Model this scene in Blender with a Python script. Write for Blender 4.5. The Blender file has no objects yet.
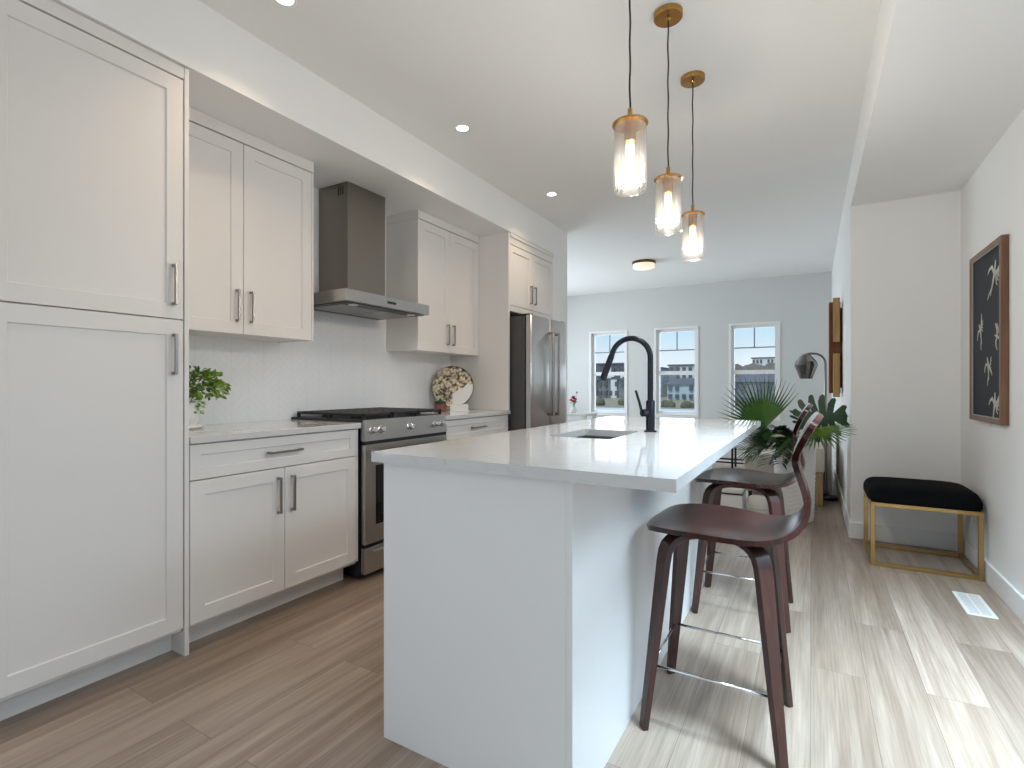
import bpy, bmesh, math, random
from mathutils import Vector, Matrix, Euler
random.seed(7)
S = bpy.context.scene
C = S.collection
PI = math.pi

# ------------------------------------------------------------------ camera, world, lights
cam_d = bpy.data.cameras.new('camera')
cam_d.sensor_width = 36.0
cam_d.lens = 36.0 * 510.0 / 1024.0
cam_d.shift_y = 1.7 / 1024.0
cam_d.clip_start = 0.05
cam_d.clip_end = 500
cam = bpy.data.objects.new('camera', cam_d)
cam.location = (0, 0, 1.12)
cam.rotation_euler = (PI / 2, 0, math.radians(30.36))
C.objects.link(cam)
S.camera = cam

S.view_settings.view_transform = 'Standard'
S.view_settings.look = 'None'
S.view_settings.exposure = 0.0
S.view_settings.gamma = 1.0
S.view_settings.use_curve_mapping = False

w = bpy.data.worlds.new('sky')
S.world = w
w.use_nodes = True
nt = w.node_tree
nt.nodes.clear()
wo = nt.nodes.new('ShaderNodeOutputWorld')
bg = nt.nodes.new('ShaderNodeBackground')
tc = nt.nodes.new('ShaderNodeTexCoord')
sx = nt.nodes.new('ShaderNodeSeparateXYZ')
rp = nt.nodes.new('ShaderNodeValToRGB')
rp.color_ramp.elements[0].position = 0.0
rp.color_ramp.elements[0].color = (0.92, 0.96, 1.0, 1)
rp.color_ramp.elements[1].position = 0.10
rp.color_ramp.elements[1].color = (0.56, 0.81, 0.97, 1)
e = rp.color_ramp.elements.new(0.03); e.color = (0.86, 0.93, 1.0, 1)
e = rp.color_ramp.elements.new(0.5); e.color = (0.45, 0.70, 1.0, 1)
nt.links.new(tc.outputs['Generated'], sx.inputs[0])
nt.links.new(sx.outputs['Z'], rp.inputs[0])
nt.links.new(rp.outputs[0], bg.inputs[0])
bg.inputs[1].default_value = 1.0
nt.links.new(bg.outputs[0], wo.inputs[0])

def sun(name, rot, power, col, ang=1.0):
    d = bpy.data.lights.new(name, 'SUN'); d.energy = power; d.color = col; d.angle = math.radians(ang)
    o = bpy.data.objects.new(name, d); o.rotation_euler = rot; C.objects.link(o)
def area(name, loc, rot, sx_, sy_, power, col, spread=180):
    d = bpy.data.lights.new(name, 'AREA'); d.shape = 'RECTANGLE'; d.size = sx_; d.size_y = sy_
    d.energy = power; d.color = col; d.spread = math.radians(spread)
    o = bpy.data.objects.new(name, d); o.location = loc; o.rotation_euler = rot; C.objects.link(o)
# sun from behind the house : lights the fronts of the houses opposite
sun('sun', Euler((math.radians(48), 0, math.radians(0))), 1.3, (1.0, 0.95, 0.88))
# daylight entering through the patio door and through unseen windows added to brighten the room
DAY = (0.80, 0.91, 1.0)
area('daylight_patio_door', (2.3, 1.6, 2.60), (0, math.radians(46), 0), 2.2, 2.9, 26, DAY)
area('daylight_patio_sky', (1.9, 1.65, 3.05), (0, math.radians(33), 0), 2.0, 3.2, 185, (0.64, 0.84, 1.0))
area('added_passage_fill', (0.50, 1.56, 2.425), (math.radians(15), 0, 0), 0.50, 0.70, 76, (0.62, 0.84, 1.0), 78)  # unseen fill lamp added to brighten floor and walls on the right
area('added_left_daylight', (-3.10, -1.6, 1.35), (0, math.radians(-90), 0), 1.65, 1.9, 55, DAY)  # unseen window light added to lift the right and return walls
area('added_back_daylight', (-0.8, -3.86, 1.30), (math.radians(90), 0, 0), 2.8, 2.0, 9, DAY)  # added fill from behind the camera for surfaces facing back
area('added_side_daylight', (-4.62, 6.8, 1.40), (0, math.radians(-90), 0), 1.7, 2.4, 95, DAY)  # added out-of-view daylight that brightens the living room
for i, x in enumerate((-3.05, -1.895, -0.743)):
    area('daylight_far_window', (x, 8.74, 1.34), (math.radians(-90), 0, 0), 0.66, 1.42, 6, DAY)

try:
    S.cycles.use_denoising = True
    S.cycles.max_bounces = 10
    S.cycles.diffuse_bounces = 8
    S.cycles.glossy_bounces = 4
    S.cycles.transmission_bounces = 8
    S.cycles.transparent_max_bounces = 12
    S.cycles.caustics_reflective = False
    S.cycles.caustics_refractive = False
    S.cycles.sample_clamp_indirect = 6.0
except Exception:
    pass

# ------------------------------------------------------------------ materials
def _nodes(name):
    m = bpy.data.materials.new(name); m.use_nodes = True
    t = m.node_tree; b = t.nodes['Principled BSDF']
    return m, t, b
def mat(name, col, rough=0.5, metal=0.0, var=0.04, scale=12.0, bump=0.0, bscale=None, coat=0.0, spec=0.5, stretch=None, sheen=0.0):
    m, t, b = _nodes(name)
    b.inputs['Roughness'].default_value = rough
    b.inputs['Metallic'].default_value = metal
    b.inputs['Specular IOR Level'].default_value = spec
    if coat:
        b.inputs['Coat Weight'].default_value = coat; b.inputs['Coat Roughness'].default_value = 0.12
    if sheen:
        b.inputs['Sheen Weight'].default_value = sheen
    co = t.nodes.new('ShaderNodeTexCoord')
    mp = t.nodes.new('ShaderNodeMapping')
    if stretch: mp.inputs['Scale'].default_value = stretch
    no = t.nodes.new('ShaderNodeTexNoise'); no.inputs['Scale'].default_value = scale; no.inputs['Detail'].default_value = 4
    t.links.new(co.outputs['Object'], mp.inputs[0]); t.links.new(mp.outputs[0], no.inputs['Vector'])
    mx = t.nodes.new('ShaderNodeMix'); mx.data_type = 'RGBA'
    mx.inputs[6].default_value = tuple(max(0, c * (1 - var)) for c in col) + (1,)
    mx.inputs[7].default_value = tuple(min(1, c * (1 + var)) for c in col) + (1,)
    t.links.new(no.outputs['Fac'], mx.inputs[0]); t.links.new(mx.outputs[2], b.inputs['Base Color'])
    if bump:
        n2 = t.nodes.new('ShaderNodeTexNoise'); n2.inputs['Scale'].default_value = bscale or scale * 4; n2.inputs['Detail'].default_value = 3
        t.links.new(mp.outputs[0], n2.inputs['Vector'])
        bp = t.nodes.new('ShaderNodeBump'); bp.inputs['Strength'].default_value = bump; bp.inputs['Distance'].default_value = 0.01
        t.links.new(n2.outputs['Fac'], bp.inputs['Height']); t.links.new(bp.outputs[0], b.inputs['Normal'])
    return m
def mat_emit(name, col, strength):
    m, t, b = _nodes(name)
    b.inputs['Base Color'].default_value = tuple(col) + (1,)
    b.inputs['Emission Color'].default_value = tuple(col) + (1,)
    b.inputs['Emission Strength'].default_value = strength
    return m
def mat_pane(name, tint=(1, 1, 1), refl=0.06, rough=0.0):
    m = bpy.data.materials.new(name); m.use_nodes = True
    t = m.node_tree; t.nodes.clear()
    o = t.nodes.new('ShaderNodeOutputMaterial'); mx = t.nodes.new('ShaderNodeMixShader')
    tr = t.nodes.new('ShaderNodeBsdfTransparent'); tr.inputs[0].default_value = tuple(tint) + (1,)
    gl = t.nodes.new('ShaderNodeBsdfGlossy'); gl.inputs['Roughness'].default_value = rough
    lw = t.nodes.new('ShaderNodeLayerWeight'); lw.inputs[0].default_value = 0.35
    mu = t.nodes.new('ShaderNodeMath'); mu.operation = 'MULTIPLY_ADD'; mu.inputs[1].default_value = 0.5; mu.inputs[2].default_value = refl
    t.links.new(lw.outputs['Facing'], mu.inputs[0]); t.links.new(mu.outputs[0], mx.inputs[0])
    t.links.new(tr.outputs[0], mx.inputs[1]); t.links.new(gl.outputs[0], mx.inputs[2]); t.links.new(mx.outputs[0], o.inputs[0])
    return m
def mat_ribglass():
    # clear ribbed glass that scatters part of the bulb's light
    m = mat_pane('ribbed_glass', (0.97, 0.96, 0.94), 0.14, 0.08)
    t = m.node_tree; o = [n for n in t.nodes if n.type == 'OUTPUT_MATERIAL'][0]
    top = o.inputs[0].links[0].from_node
    tl = t.nodes.new('ShaderNodeBsdfTranslucent'); tl.inputs[0].default_value = (0.95, 0.93, 0.90, 1)
    mx = t.nodes.new('ShaderNodeMixShader'); mx.inputs[0].default_value = 0.006
    t.links.new(top.outputs[0], mx.inputs[1]); t.links.new(tl.outputs[0], mx.inputs[2]); t.links.new(mx.outputs[0], o.inputs[0])
    return m
def mat_floor():
    m, t, b = _nodes('oak_planks')
    co = t.nodes.new('ShaderNodeTexCoord')
    sp = t.nodes.new('ShaderNodeSeparateXYZ'); cb = t.nodes.new('ShaderNodeCombineXYZ')
    t.links.new(co.outputs['Object'], sp.inputs[0])
    t.links.new(sp.outputs['Y'], cb.inputs['X']); t.links.new(sp.outputs['X'], cb.inputs['Y'])
    br = t.nodes.new('ShaderNodeTexBrick')
    br.offset = 0.37; br.inputs['Scale'].default_value = 1.0
    br.inputs['Brick Width'].default_value = 1.45; br.inputs['Row Height'].default_value = 0.182
    br.inputs['Mortar Size'].default_value = 0.0008; br.inputs['Bias'].default_value = 0.0
    br.inputs['Color1'].default_value = (0.0, 0.0, 0.0, 1); br.inputs['Color2'].default_value = (1, 1, 1, 1)
    br.inputs['Mortar'].default_value = (0.0, 0.0, 0.0, 1)
    t.links.new(cb.outputs[0], br.inputs['Vector'])
    # per-plank shift of the grain
    ad = t.nodes.new('ShaderNodeVectorMath'); ad.operation = 'MULTIPLY_ADD'
    ad.inputs[1].default_value = (9.0, 9.0, 9.0)
    t.links.new(br.outputs['Color'], ad.inputs[0]); t.links.new(cb.outputs[0], ad.inputs[2])
    mp = t.nodes.new('ShaderNodeMapping'); mp.inputs['Scale'].default_value = (0.55, 11.0, 1.0)
    t.links.new(ad.outputs[0], mp.inputs[0])
    n1 = t.nodes.new('ShaderNodeTexNoise'); n1.inputs['Scale'].default_value = 1.6; n1.inputs['Detail'].default_value = 6; n1.inputs['Distortion'].default_value = 0.7
    t.links.new(mp.outputs[0], n1.inputs['Vector'])
    mp2 = t.nodes.new('ShaderNodeMapping'); mp2.inputs['Scale'].default_value = (3.0, 110.0, 1.0)
    t.links.new(ad.outputs[0], mp2.inputs[0])
    n2 = t.nodes.new('ShaderNodeTexNoise'); n2.inputs['Scale'].default_value = 1.5; n2.inputs['Detail'].default_value = 5
    t.links.new(mp2.outputs[0], n2.inputs['Vector'])
    r1 = t.nodes.new('ShaderNodeValToRGB')
    r1.color_ramp.elements[0].position = 0.22; r1.color_ramp.elements[0].color = FLOOR_DARK
    r1.color_ramp.elements[1].position = 0.80; r1.color_ramp.elements[1].color = FLOOR_LIGHT
    t.links.new(n1.outputs['Fac'], r1.inputs[0])
    # fine grain
    r2 = t.nodes.new('ShaderNodeValToRGB')
    r2.color_ramp.elements[0].position = 0.3; r2.color_ramp.elements[0].color = (0.80, 0.79, 0.78, 1)
    r2.color_ramp.elements[1].position = 0.62; r2.color_ramp.elements[1].color = (1.06, 1.06, 1.06, 1)
    t.links.new(n2.outputs['Fac'], r2.inputs[0])
    mu = t.nodes.new('ShaderNodeMix'); mu.data_type = 'RGBA'; mu.blend_type = 'MULTIPLY'; mu.inputs[0].default_value = 1.0
    t.links.new(r1.outputs[0], mu.inputs[6]); t.links.new(r2.outputs[0], mu.inputs[7])
    # plank tone
    r3 = t.nodes.new('ShaderNodeValToRGB')
    r3.color_ramp.elements[0].color = (0.78, 0.76, 0.74, 1); r3.color_ramp.elements[1].color = (1.14, 1.14, 1.14, 1)
    t.links.new(br.outputs['Color'], r3.inputs[0])
    mu2 = t.nodes.new('ShaderNodeMix'); mu2.data_type = 'RGBA'; mu2.blend_type = 'MULTIPLY'; mu2.inputs[0].default_value = 1.0
    t.links.new(mu.outputs[2], mu2.inputs[6]); t.links.new(r3.outputs[0], mu2.inputs[7])
    mo = t.nodes.new('ShaderNodeMix'); mo.data_type = 'RGBA'
    mo.inputs[7].default_value = (0.12, 0.09, 0.07, 1)
    t.links.new(br.outputs['Fac'], mo.inputs[0]); t.links.new(mu2.outputs[2], mo.inputs[6])
    t.links.new(mo.outputs[2], b.inputs['Base Color'])
    b.inputs['Roughness'].default_value = 0.36
    b.inputs['Specular IOR Level'].default_value = 0.5
    bp = t.nodes.new('ShaderNodeBump'); bp.inputs['Strength'].default_value = 0.12; bp.inputs['Distance'].default_value = 0.004
    t.links.new(n2.outputs['Fac'], bp.inputs['Height']); t.links.new(bp.outputs[0], b.inputs['Normal'])
    return m
FLOOR_DARK = (0.222, 0.160, 0.118, 1)
FLOOR_LIGHT = (0.45, 0.366, 0.300, 1)
def mat_quartz():
    m, t, b = _nodes('white_quartz')
    co = t.nodes.new('ShaderNodeTexCoord')
    n1 = t.nodes.new('ShaderNodeTexNoise'); n1.inputs['Scale'].default_value = 1.3; n1.inputs['Detail'].default_value = 8; n1.inputs['Distortion'].default_value = 2.2
    t.links.new(co.outputs['Object'], n1.inputs['Vector'])
    r = t.nodes.new('ShaderNodeValToRGB')
    cr = r.color_ramp
    cr.elements[0].position = 0.0; cr.elements[0].color = (0.61, 0.61, 0.615, 1)
    cr.elements[1].position = 1.0; cr.elements[1].color = (0.63, 0.63, 0.635, 1)
    for p, c in ((0.490, 0.62), (0.5, 0.57), (0.510, 0.62)):
        e = cr.elements.new(p); e.color = (c, c, c, 1)
    t.links.new(n1.outputs['Fac'], r.inputs[0]); t.links.new(r.outputs[0], b.inputs['Base Color'])
    b.inputs['Roughness'].default_value = 0.05
    return m
def mat_backsplash():
    # glossy white tiles in a chevron lay, relief only
    m, t, b = _nodes('white_chevron_tile')
    co = t.nodes.new('ShaderNodeTexCoord'); sp = t.nodes.new('ShaderNodeSeparateXYZ')
    t.links.new(co.outputs['Object'], sp.inputs[0])
    pp = t.nodes.new('ShaderNodeMath'); pp.operation = 'PINGPONG'; pp.inputs[1].default_value = 0.10
    t.links.new(sp.outputs['Y'], pp.inputs[0])
    ma = t.nodes.new('ShaderNodeMath'); ma.operation = 'MULTIPLY_ADD'; ma.inputs[1].default_value = 1.0
    t.links.new(pp.outputs[0], ma.inputs[0]); t.links.new(sp.outputs['Z'], ma.inputs[2])
    cb = t.nodes.new('ShaderNodeCombineXYZ')
    t.links.new(sp.outputs['Y'], cb.inputs['X']); t.links.new(ma.outputs[0], cb.inputs['Y'])
    br = t.nodes.new('ShaderNodeTexBrick'); br.offset = 0.0
    br.inputs['Scale'].default_value = 1.0; br.inputs['Brick Width'].default_value = 0.10; br.inputs['Row Height'].default_value = 0.05
    br.inputs['Mortar Size'].default_value = 0.0035; br.inputs['Mortar Smooth'].default_value = 0.6
    br.inputs['Color1'].default_value = (0.88, 0.885, 0.89, 1); br.inputs['Color2'].default_value = (0.89, 0.895, 0.90, 1)
    br.inputs['Mortar'].default_value = (0.84, 0.845, 0.85, 1)
    t.links.new(cb.outputs[0], br.inputs['Vector'])
    t.links.new(br.outputs['Color'], b.inputs['Base Color'])
    iv = t.nodes.new('ShaderNodeMath'); iv.operation = 'SUBTRACT'; iv.inputs[0].default_value = 1.0
    t.links.new(br.outputs['Fac'], iv.inputs[1])
    bp = t.nodes.new('ShaderNodeBump'); bp.inputs['Strength'].default_value = 0.2; bp.inputs['Distance'].default_value = 0.004
    t.links.new(iv.outputs[0], bp.inputs['Height']); t.links.new(bp.outputs[0], b.inputs['Normal'])
    b.inputs['Roughness'].default_value = 0.22
    return m
def mat_wood(name, c1, c2, rough=0.35, scale=3.0, stretch=(1, 14, 14), coat=0.0, spec=0.5):
    m, t, b = _nodes(name)
    co = t.nodes.new('ShaderNodeTexCoord'); mp = t.nodes.new('ShaderNodeMapping'); mp.inputs['Scale'].default_value = stretch
    no = t.nodes.new('ShaderNodeTexNoise'); no.inputs['Scale'].default_value = scale; no.inputs['Detail'].default_value = 6; no.inputs['Distortion'].default_value = 0.8
    t.links.new(co.outputs['Object'], mp.inputs[0]); t.links.new(mp.outputs[0], no.inputs['Vector'])
    r = t.nodes.new('ShaderNodeValToRGB'); r.color_ramp.elements[0].position = 0.3; r.color_ramp.elements[1].position = 0.7
    r.color_ramp.elements[0].color = tuple(c1) + (1,); r.color_ramp.elements[1].color = tuple(c2) + (1,)
    t.links.new(no.outputs['Fac'], r.inputs[0]); t.links.new(r.outputs[0], b.inputs['Base Color'])
    b.inputs['Roughness'].default_value = rough
    b.inputs['Specular IOR Level'].default_value = spec
    if coat:
        b.inputs['Coat Weight'].default_value = coat; b.inputs['Coat Roughness'].default_value = 0.15
    return m
def mat_mosaic():
    # round tray: cream petals with dark gaps, a white reflection painted in at lower right
    m, t, b = _nodes('floral_tray')
    co = t.nodes.new('ShaderNodeTexCoord')
    vo = t.nodes.new('ShaderNodeTexVoronoi'); vo.inputs['Scale'].default_value = 42.0
    t.links.new(co.outputs['Object'], vo.inputs['Vector'])
    r = t.nodes.new('ShaderNodeValToRGB'); cr = r.color_ramp
    cr.elements[0].position = 0.15; cr.elements[0].color = (0.74, 0.68, 0.55, 1)
    cr.elements[1].position = 0.85; cr.elements[1].color = (0.06, 0.045, 0.03, 1)
    e = cr.elements.new(0.5); e.color = (0.62, 0.52, 0.38, 1)
    t.links.new(vo.outputs['Distance'], r.inputs[0])
    n1 = t.nodes.new('ShaderNodeTexNoise'); n1.inputs['Scale'].default_value = 24; n1.inputs['Detail'].default_value = 4
    t.links.new(co.outputs['Object'], n1.inputs['Vector'])
    r2 = t.nodes.new('ShaderNodeValToRGB'); r2.color_ramp.elements[0].position = 0.36; r2.color_ramp.elements[1].position = 0.50
    r2.color_ramp.elements[0].color = (0.10, 0.07, 0.05, 1); r2.color_ramp.elements[1].color = (1.1, 1.08, 1.0, 1)
    t.links.new(n1.outputs['Fac'], r2.inputs[0])
    mu = t.nodes.new('ShaderNodeMix'); mu.data_type = 'RGBA'; mu.blend_type = 'MULTIPLY'; mu.inputs[0].default_value = 1.0
    t.links.new(r.outputs[0], mu.inputs[6]); t.links.new(r2.outputs[0], mu.inputs[7])
    # painted reflection: white field below a wavy line, on the right half (local x = along tray, y = up)
    sp = t.nodes.new('ShaderNodeSeparateXYZ'); t.links.new(co.outputs['Object'], sp.inputs[0])
    n2 = t.nodes.new('ShaderNodeTexNoise'); n2.inputs['Scale'].default_value = 9.0
    t.links.new(co.outputs['Object'], n2.inputs['Vector'])
    a1 = t.nodes.new('ShaderNodeMath'); a1.operation = 'MULTIPLY_ADD'; a1.inputs[1].default_value = -0.45
    t.links.new(sp.outputs['X'], a1.inputs[0]); t.links.new(sp.outputs['Y'], a1.inputs[2])
    a2 = t.nodes.new('ShaderNodeMath'); a2.operation = 'MULTIPLY_ADD'; a2.inputs[1].default_value = 0.12
    t.links.new(n2.outputs['Fac'], a2.inputs[0]); t.links.new(a1.outputs[0], a2.inputs[2])
    lt = t.nodes.new('ShaderNodeMath'); lt.operation = 'LESS_THAN'; lt.inputs[1].default_value = 0.018
    t.links.new(a2.outputs[0], lt.inputs[0])
    gx = t.nodes.new('ShaderNodeMath'); gx.operation = 'GREATER_THAN'; gx.inputs[1].default_value = 0.0
    t.links.new(sp.outputs['X'], gx.inputs[0])
    an = t.nodes.new('ShaderNodeMath'); an.operation = 'MULTIPLY'
    t.links.new(lt.outputs[0], an.inputs[0]); t.links.new(gx.outputs[0], an.inputs[1])
    mx = t.nodes.new('ShaderNodeMix'); mx.data_type = 'RGBA'; mx.inputs[7].default_value = (0.80, 0.80, 0.79, 1)
    t.links.new(an.outputs[0], mx.inputs[0]); t.links.new(mu.outputs[2], mx.inputs[6]); t.links.new(mx.outputs[2], b.inputs['Base Color'])
    b.inputs['Roughness'].default_value = 0.3
    return m

M = dict(
    wall=mat('wall_paint', (0.85, 0.85, 0.84), 0.62, var=0.012, scale=3, bump=0.03, bscale=180),
    ceil=mat('ceiling_paint', (0.86, 0.86, 0.85), 0.75, var=0.01, scale=3),
    trim=mat('white_trim_paint', (0.83, 0.83, 0.83), 0.35, var=0.01),
    cab=mat('cabinet_paint', (0.76, 0.74, 0.72), 0.38, var=0.012, scale=4),
    island=mat('island_paint', (0.79, 0.79, 0.79), 0.36, var=0.01, scale=4),
    dark=mat('dark_gap', (0.012, 0.012, 0.013), 0.6, var=0.1),
    nickel=mat('dark_nickel', (0.30, 0.29, 0.28), 0.28, 1.0, var=0.06, scale=40),
    chrome=mat('chrome', (0.72, 0.72, 0.73), 0.14, 1.0, var=0.03),
    steel=mat('brushed_steel', (0.46, 0.45, 0.43), 0.30, 1.0, var=0.06, scale=6, stretch=(1, 1, 60)),
    sinkst=mat('sink_steel', (0.30, 0.295, 0.285), 0.34, 1.0, var=0.06, scale=6),
    hoodst=mat('hood_steel', (0.27, 0.24, 0.21), 0.34, 1.0, var=0.06, scale=6, stretch=(60, 60, 1)),
    fridge=mat('fridge_steel', (0.66, 0.66, 0.67), 0.36, 1.0, var=0.05, scale=6, stretch=(60, 60, 1)),
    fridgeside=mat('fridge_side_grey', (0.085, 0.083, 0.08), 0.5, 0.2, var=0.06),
    black=mat('black_enamel', (0.012, 0.013, 0.017), 0.32, var=0.15),
    iron=mat('cast_iron', (0.014, 0.015, 0.019), 0.5, var=0.2, bump=0.1),
    glassblack=mat('oven_glass', (0.006, 0.006, 0.008), 0.06, var=0.05),
    faucet=mat('matte_black_metal', (0.016, 0.019, 0.027), 0.30, 0.6, var=0.1),
    brass=mat('aged_brass', (0.46, 0.25, 0.075), 0.26, 1.0, var=0.22, scale=18),
    brassf=mat('gold_frame', (0.46, 0.30, 0.12), 0.30, 1.0, var=0.10, scale=14),
    cordm=mat('black_cord', (0.01, 0.01, 0.01), 0.7, var=0.1),
    velvet=mat('black_velvet', (0.004, 0.004, 0.005), 0.9, var=0.2, scale=60, spec=0.1),
    stool=mat_wood('dark_walnut_veneer', (0.015, 0.0034, 0.0026), (0.040, 0.0085, 0.006), 0.22, 3.0, (14, 1.2, 1.2), 0.0, 0.42),
    stoolleg=mat_wood('dark_walnut_legs', (0.024, 0.0075, 0.0055), (0.062, 0.018, 0.012), 0.33, 3.0, (14, 14, 1.2), 0.1),
    walnut=mat_wood('walnut_frame', (0.13, 0.062, 0.030), (0.22, 0.115, 0.06), 0.4, 3.0, (14, 14, 1.2)),
    redwood=mat_wood('red_brown_board', (0.13, 0.038, 0.016), (0.24, 0.078, 0.03), 0.8, 3.0, (10, 10, 1.0)),
    ochre=mat_wood('ochre_wood', (0.30, 0.155, 0.045), (0.48, 0.28, 0.09), 0.45, 3.0, (10, 10, 1.0)),
    logwood=mat_wood('light_log_wood', (0.33, 0.22, 0.11), (0.52, 0.37, 0.20), 0.55, 3.0, (12, 12, 1.0)),
    print=mat('dark_slate_print', (0.016, 0.019, 0.025), 0.6, var=0.2, scale=5, spec=0.2),
    matte=mat('pale_mat_board', (0.42, 0.39, 0.37), 0.6),
    feather=mat('pale_bird_figure', (0.58, 0.55, 0.46), 0.6, var=0.1),
    floor=mat_floor(), quartz=mat_quartz(), tile=mat_backsplash(), tray=mat_mosaic(),
    pane=mat_pane('window_pane', refl=0.02),
    ribglass=mat_ribglass(),
    smoke=mat_pane('smoked_glass', (0.50, 0.50, 0.50), 0.10, 0.05),
    bulb=mat_emit('warm_bulb', (1.0, 0.82, 0.58), 6.0),
    led=mat_emit('led_lens', (1.0, 0.93, 0.84), 9.0),
    opal=mat_emit('opal_diffuser', (1.0, 0.88, 0.70), 0.55),
    bronze=mat('dark_bronze', (0.16, 0.09, 0.045), 0.35, 1.0, var=0.15),
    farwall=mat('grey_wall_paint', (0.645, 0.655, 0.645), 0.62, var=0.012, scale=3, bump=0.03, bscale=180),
    muntin=mat('grey_muntin', (0.24, 0.26, 0.28), 0.5),
    vinyl=mat('white_vinyl', (0.82, 0.83, 0.84), 0.4, var=0.01),
    leafd=mat('dark_green_leaf', (0.018, 0.055, 0.020), 0.38, var=0.35, scale=9),
    leafm=mat('mid_green_leaf', (0.060, 0.140, 0.038), 0.42, var=0.3, scale=9),
    leafl=mat('bright_green_leaf', (0.17, 0.30, 0.035), 0.45, var=0.35, scale=22),
    leafp=mat('palm_green_leaf', (0.10, 0.22, 0.05), 0.45, var=0.3, scale=9),
    leafv=mat('pale_variegated_leaf', (0.50, 0.55, 0.30), 0.5, var=0.3, scale=30),
    stem=mat('green_stem', (0.10, 0.16, 0.05), 0.6),
    china=mat('white_glazed_ceramic', (0.80, 0.80, 0.79), 0.15, var=0.01),
    planter=mat('white_matte_planter', (0.80, 0.79, 0.77), 0.5, var=0.02),
    soil=mat('dark_soil', (0.02, 0.015, 0.01), 0.9, var=0.4, scale=60),
    cream=mat('cream_fabric', (0.62, 0.57, 0.47), 0.85, var=0.06, scale=70, bump=0.15),
    linen=mat('pale_linen', (0.70, 0.68, 0.63), 0.85, var=0.06, scale=70, bump=0.15),
    beige=mat('beige_fabric', (0.52, 0.49, 0.44), 0.9, var=0.06, scale=70),
    rug=mat('pale_rug', (0.60, 0.53, 0.47), 0.95, var=0.18, scale=22, bump=0.3),
    white=mat('white_laminate', (0.80, 0.80, 0.80), 0.4, var=0.01),
    darkwood=mat('dark_trim_line', (0.04, 0.03, 0.03), 0.5),
    red=mat('red_petal', (0.50, 0.015, 0.04), 0.5, var=0.3, scale=40),
    oldbook=mat('rust_brown_ceramic', (0.20, 0.07, 0.045), 0.4, var=0.4, scale=30),
    green=mat('deep_green_glaze', (0.01, 0.05, 0.03), 0.3),
    # outside
    grass=mat('dry_grass', (0.36, 0.30, 0.19), 0.95, var=0.3, scale=1.2),
    road=mat('pale_road', (0.72, 0.72, 0.72), 0.9, var=0.06, scale=0.6),
    bush=mat('grey_green_bush', (0.10, 0.11, 0.06), 0.95, var=0.4, scale=4),
    hwhite=mat('pale_siding', (0.72, 0.75, 0.77), 0.8, var=0.05, scale=1),
    hblue=mat('pale_blue_siding', (0.46, 0.60, 0.68), 0.8, var=0.05, scale=1),
    hgrey=mat('slate_siding', (0.19, 0.215, 0.24), 0.8, var=0.2, scale=1),
    hdark=mat('charcoal_siding', (0.10, 0.11, 0.13), 0.8, var=0.2, scale=1),
    hglass=mat('house_window_glass', (0.06, 0.08, 0.10), 0.15, var=0.2),
    roof=mat('grey_shingle_roof', (0.13, 0.13, 0.15), 0.9, var=0.2, scale=3),
    hill=mat('brown_hillside', (0.16, 0.135, 0.11), 0.95, var=0.3, scale=0.4),
)

# ------------------------------------------------------------------ mesh helpers
def root_of(o):
    v = Vector((0, 0, 0))
    while o is not None:
        v += o.location; o = o.parent
    return v
def obj(name, bm, m, parent=None, smooth=False, local=False, auto=None):
    if parent is not None and not local:
        bmesh.ops.translate(bm, verts=bm.verts, vec=-root_of(parent))
    bmesh.ops.recalc_face_normals(bm, faces=bm.faces)
    me = bpy.data.meshes.new(name); bm.to_mesh(me); bm.free()
    if isinstance(m, (list, tuple)):
        for k in m: me.materials.append(M[k])
    else:
        me.materials.append(M[m])
    if smooth:
        for p in me.polygons: p.use_smooth = True
        if auto is not None:
            try: me.set_sharp_from_angle(angle=math.radians(auto))
            except Exception: pass
    o = bpy.data.objects.new(name, me); C.objects.link(o)
    if parent is not None: o.parent = parent
    return o
def thing(name, label, cat, loc=(0, 0, 0), rz=0.0, group=None):
    o = bpy.data.objects.new(name, None); C.objects.link(o)
    o.empty_display_size = 0.1
    o.location = loc; o.rotation_euler = (0, 0, rz)
    o['label'] = label; o['category'] = cat
    if group: o['group'] = group
    return o
def tag(o, label, cat, group=None):
    o['label'] = label; o['category'] = cat
    if group: o['group'] = group
    return o
def struct(name, bm, m, parent=None, **k):
    o = obj(name, bm, m, parent, **k)
    if parent is None: o['kind'] = 'structure'
    return o
def dup(root, loc, label=None, rz=None):
    r = root.copy(); C.objects.link(r); r.location = loc
    if rz is not None: r.rotation_euler = (0, 0, rz)
    if label: r['label'] = label
    for ch in list(root.children):
        c = ch.copy(); C.objects.link(c); c.parent = r
        for g in list(ch.children):
            d = g.copy(); C.objects.link(d); d.parent = c
    return r
def B(): return bmesh.new()
def box(bm, x0, x1, y0, y1, z0, z1, bev=0.0, seg=1):
    t = bmesh.new()
    bmesh.ops.create_cube(t, size=1.0)
    for v in t.verts:
        v.co.x = x0 if v.co.x < 0 else x1
        v.co.y = y0 if v.co.y < 0 else y1
        v.co.z = z0 if v.co.z < 0 else z1
    if bev > 0:
        bmesh.ops.bevel(t, geom=list(t.edges), offset=bev, segments=seg, profile=0.5, affect='EDGES')
    join(bm, t)
    return bm
def join(bm, t, mtx=None):
    if mtx is not None: bmesh.ops.transform(t, matrix=mtx, verts=t.verts)
    vm = {}
    for v in t.verts: vm[v] = bm.verts.new(v.co)
    for f in t.faces:
        try:
            nf = bm.faces.new([vm[v] for v in f.verts]); nf.material_index = f.material_index; nf.smooth = f.smooth
        except ValueError: pass
    t.free()
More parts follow.
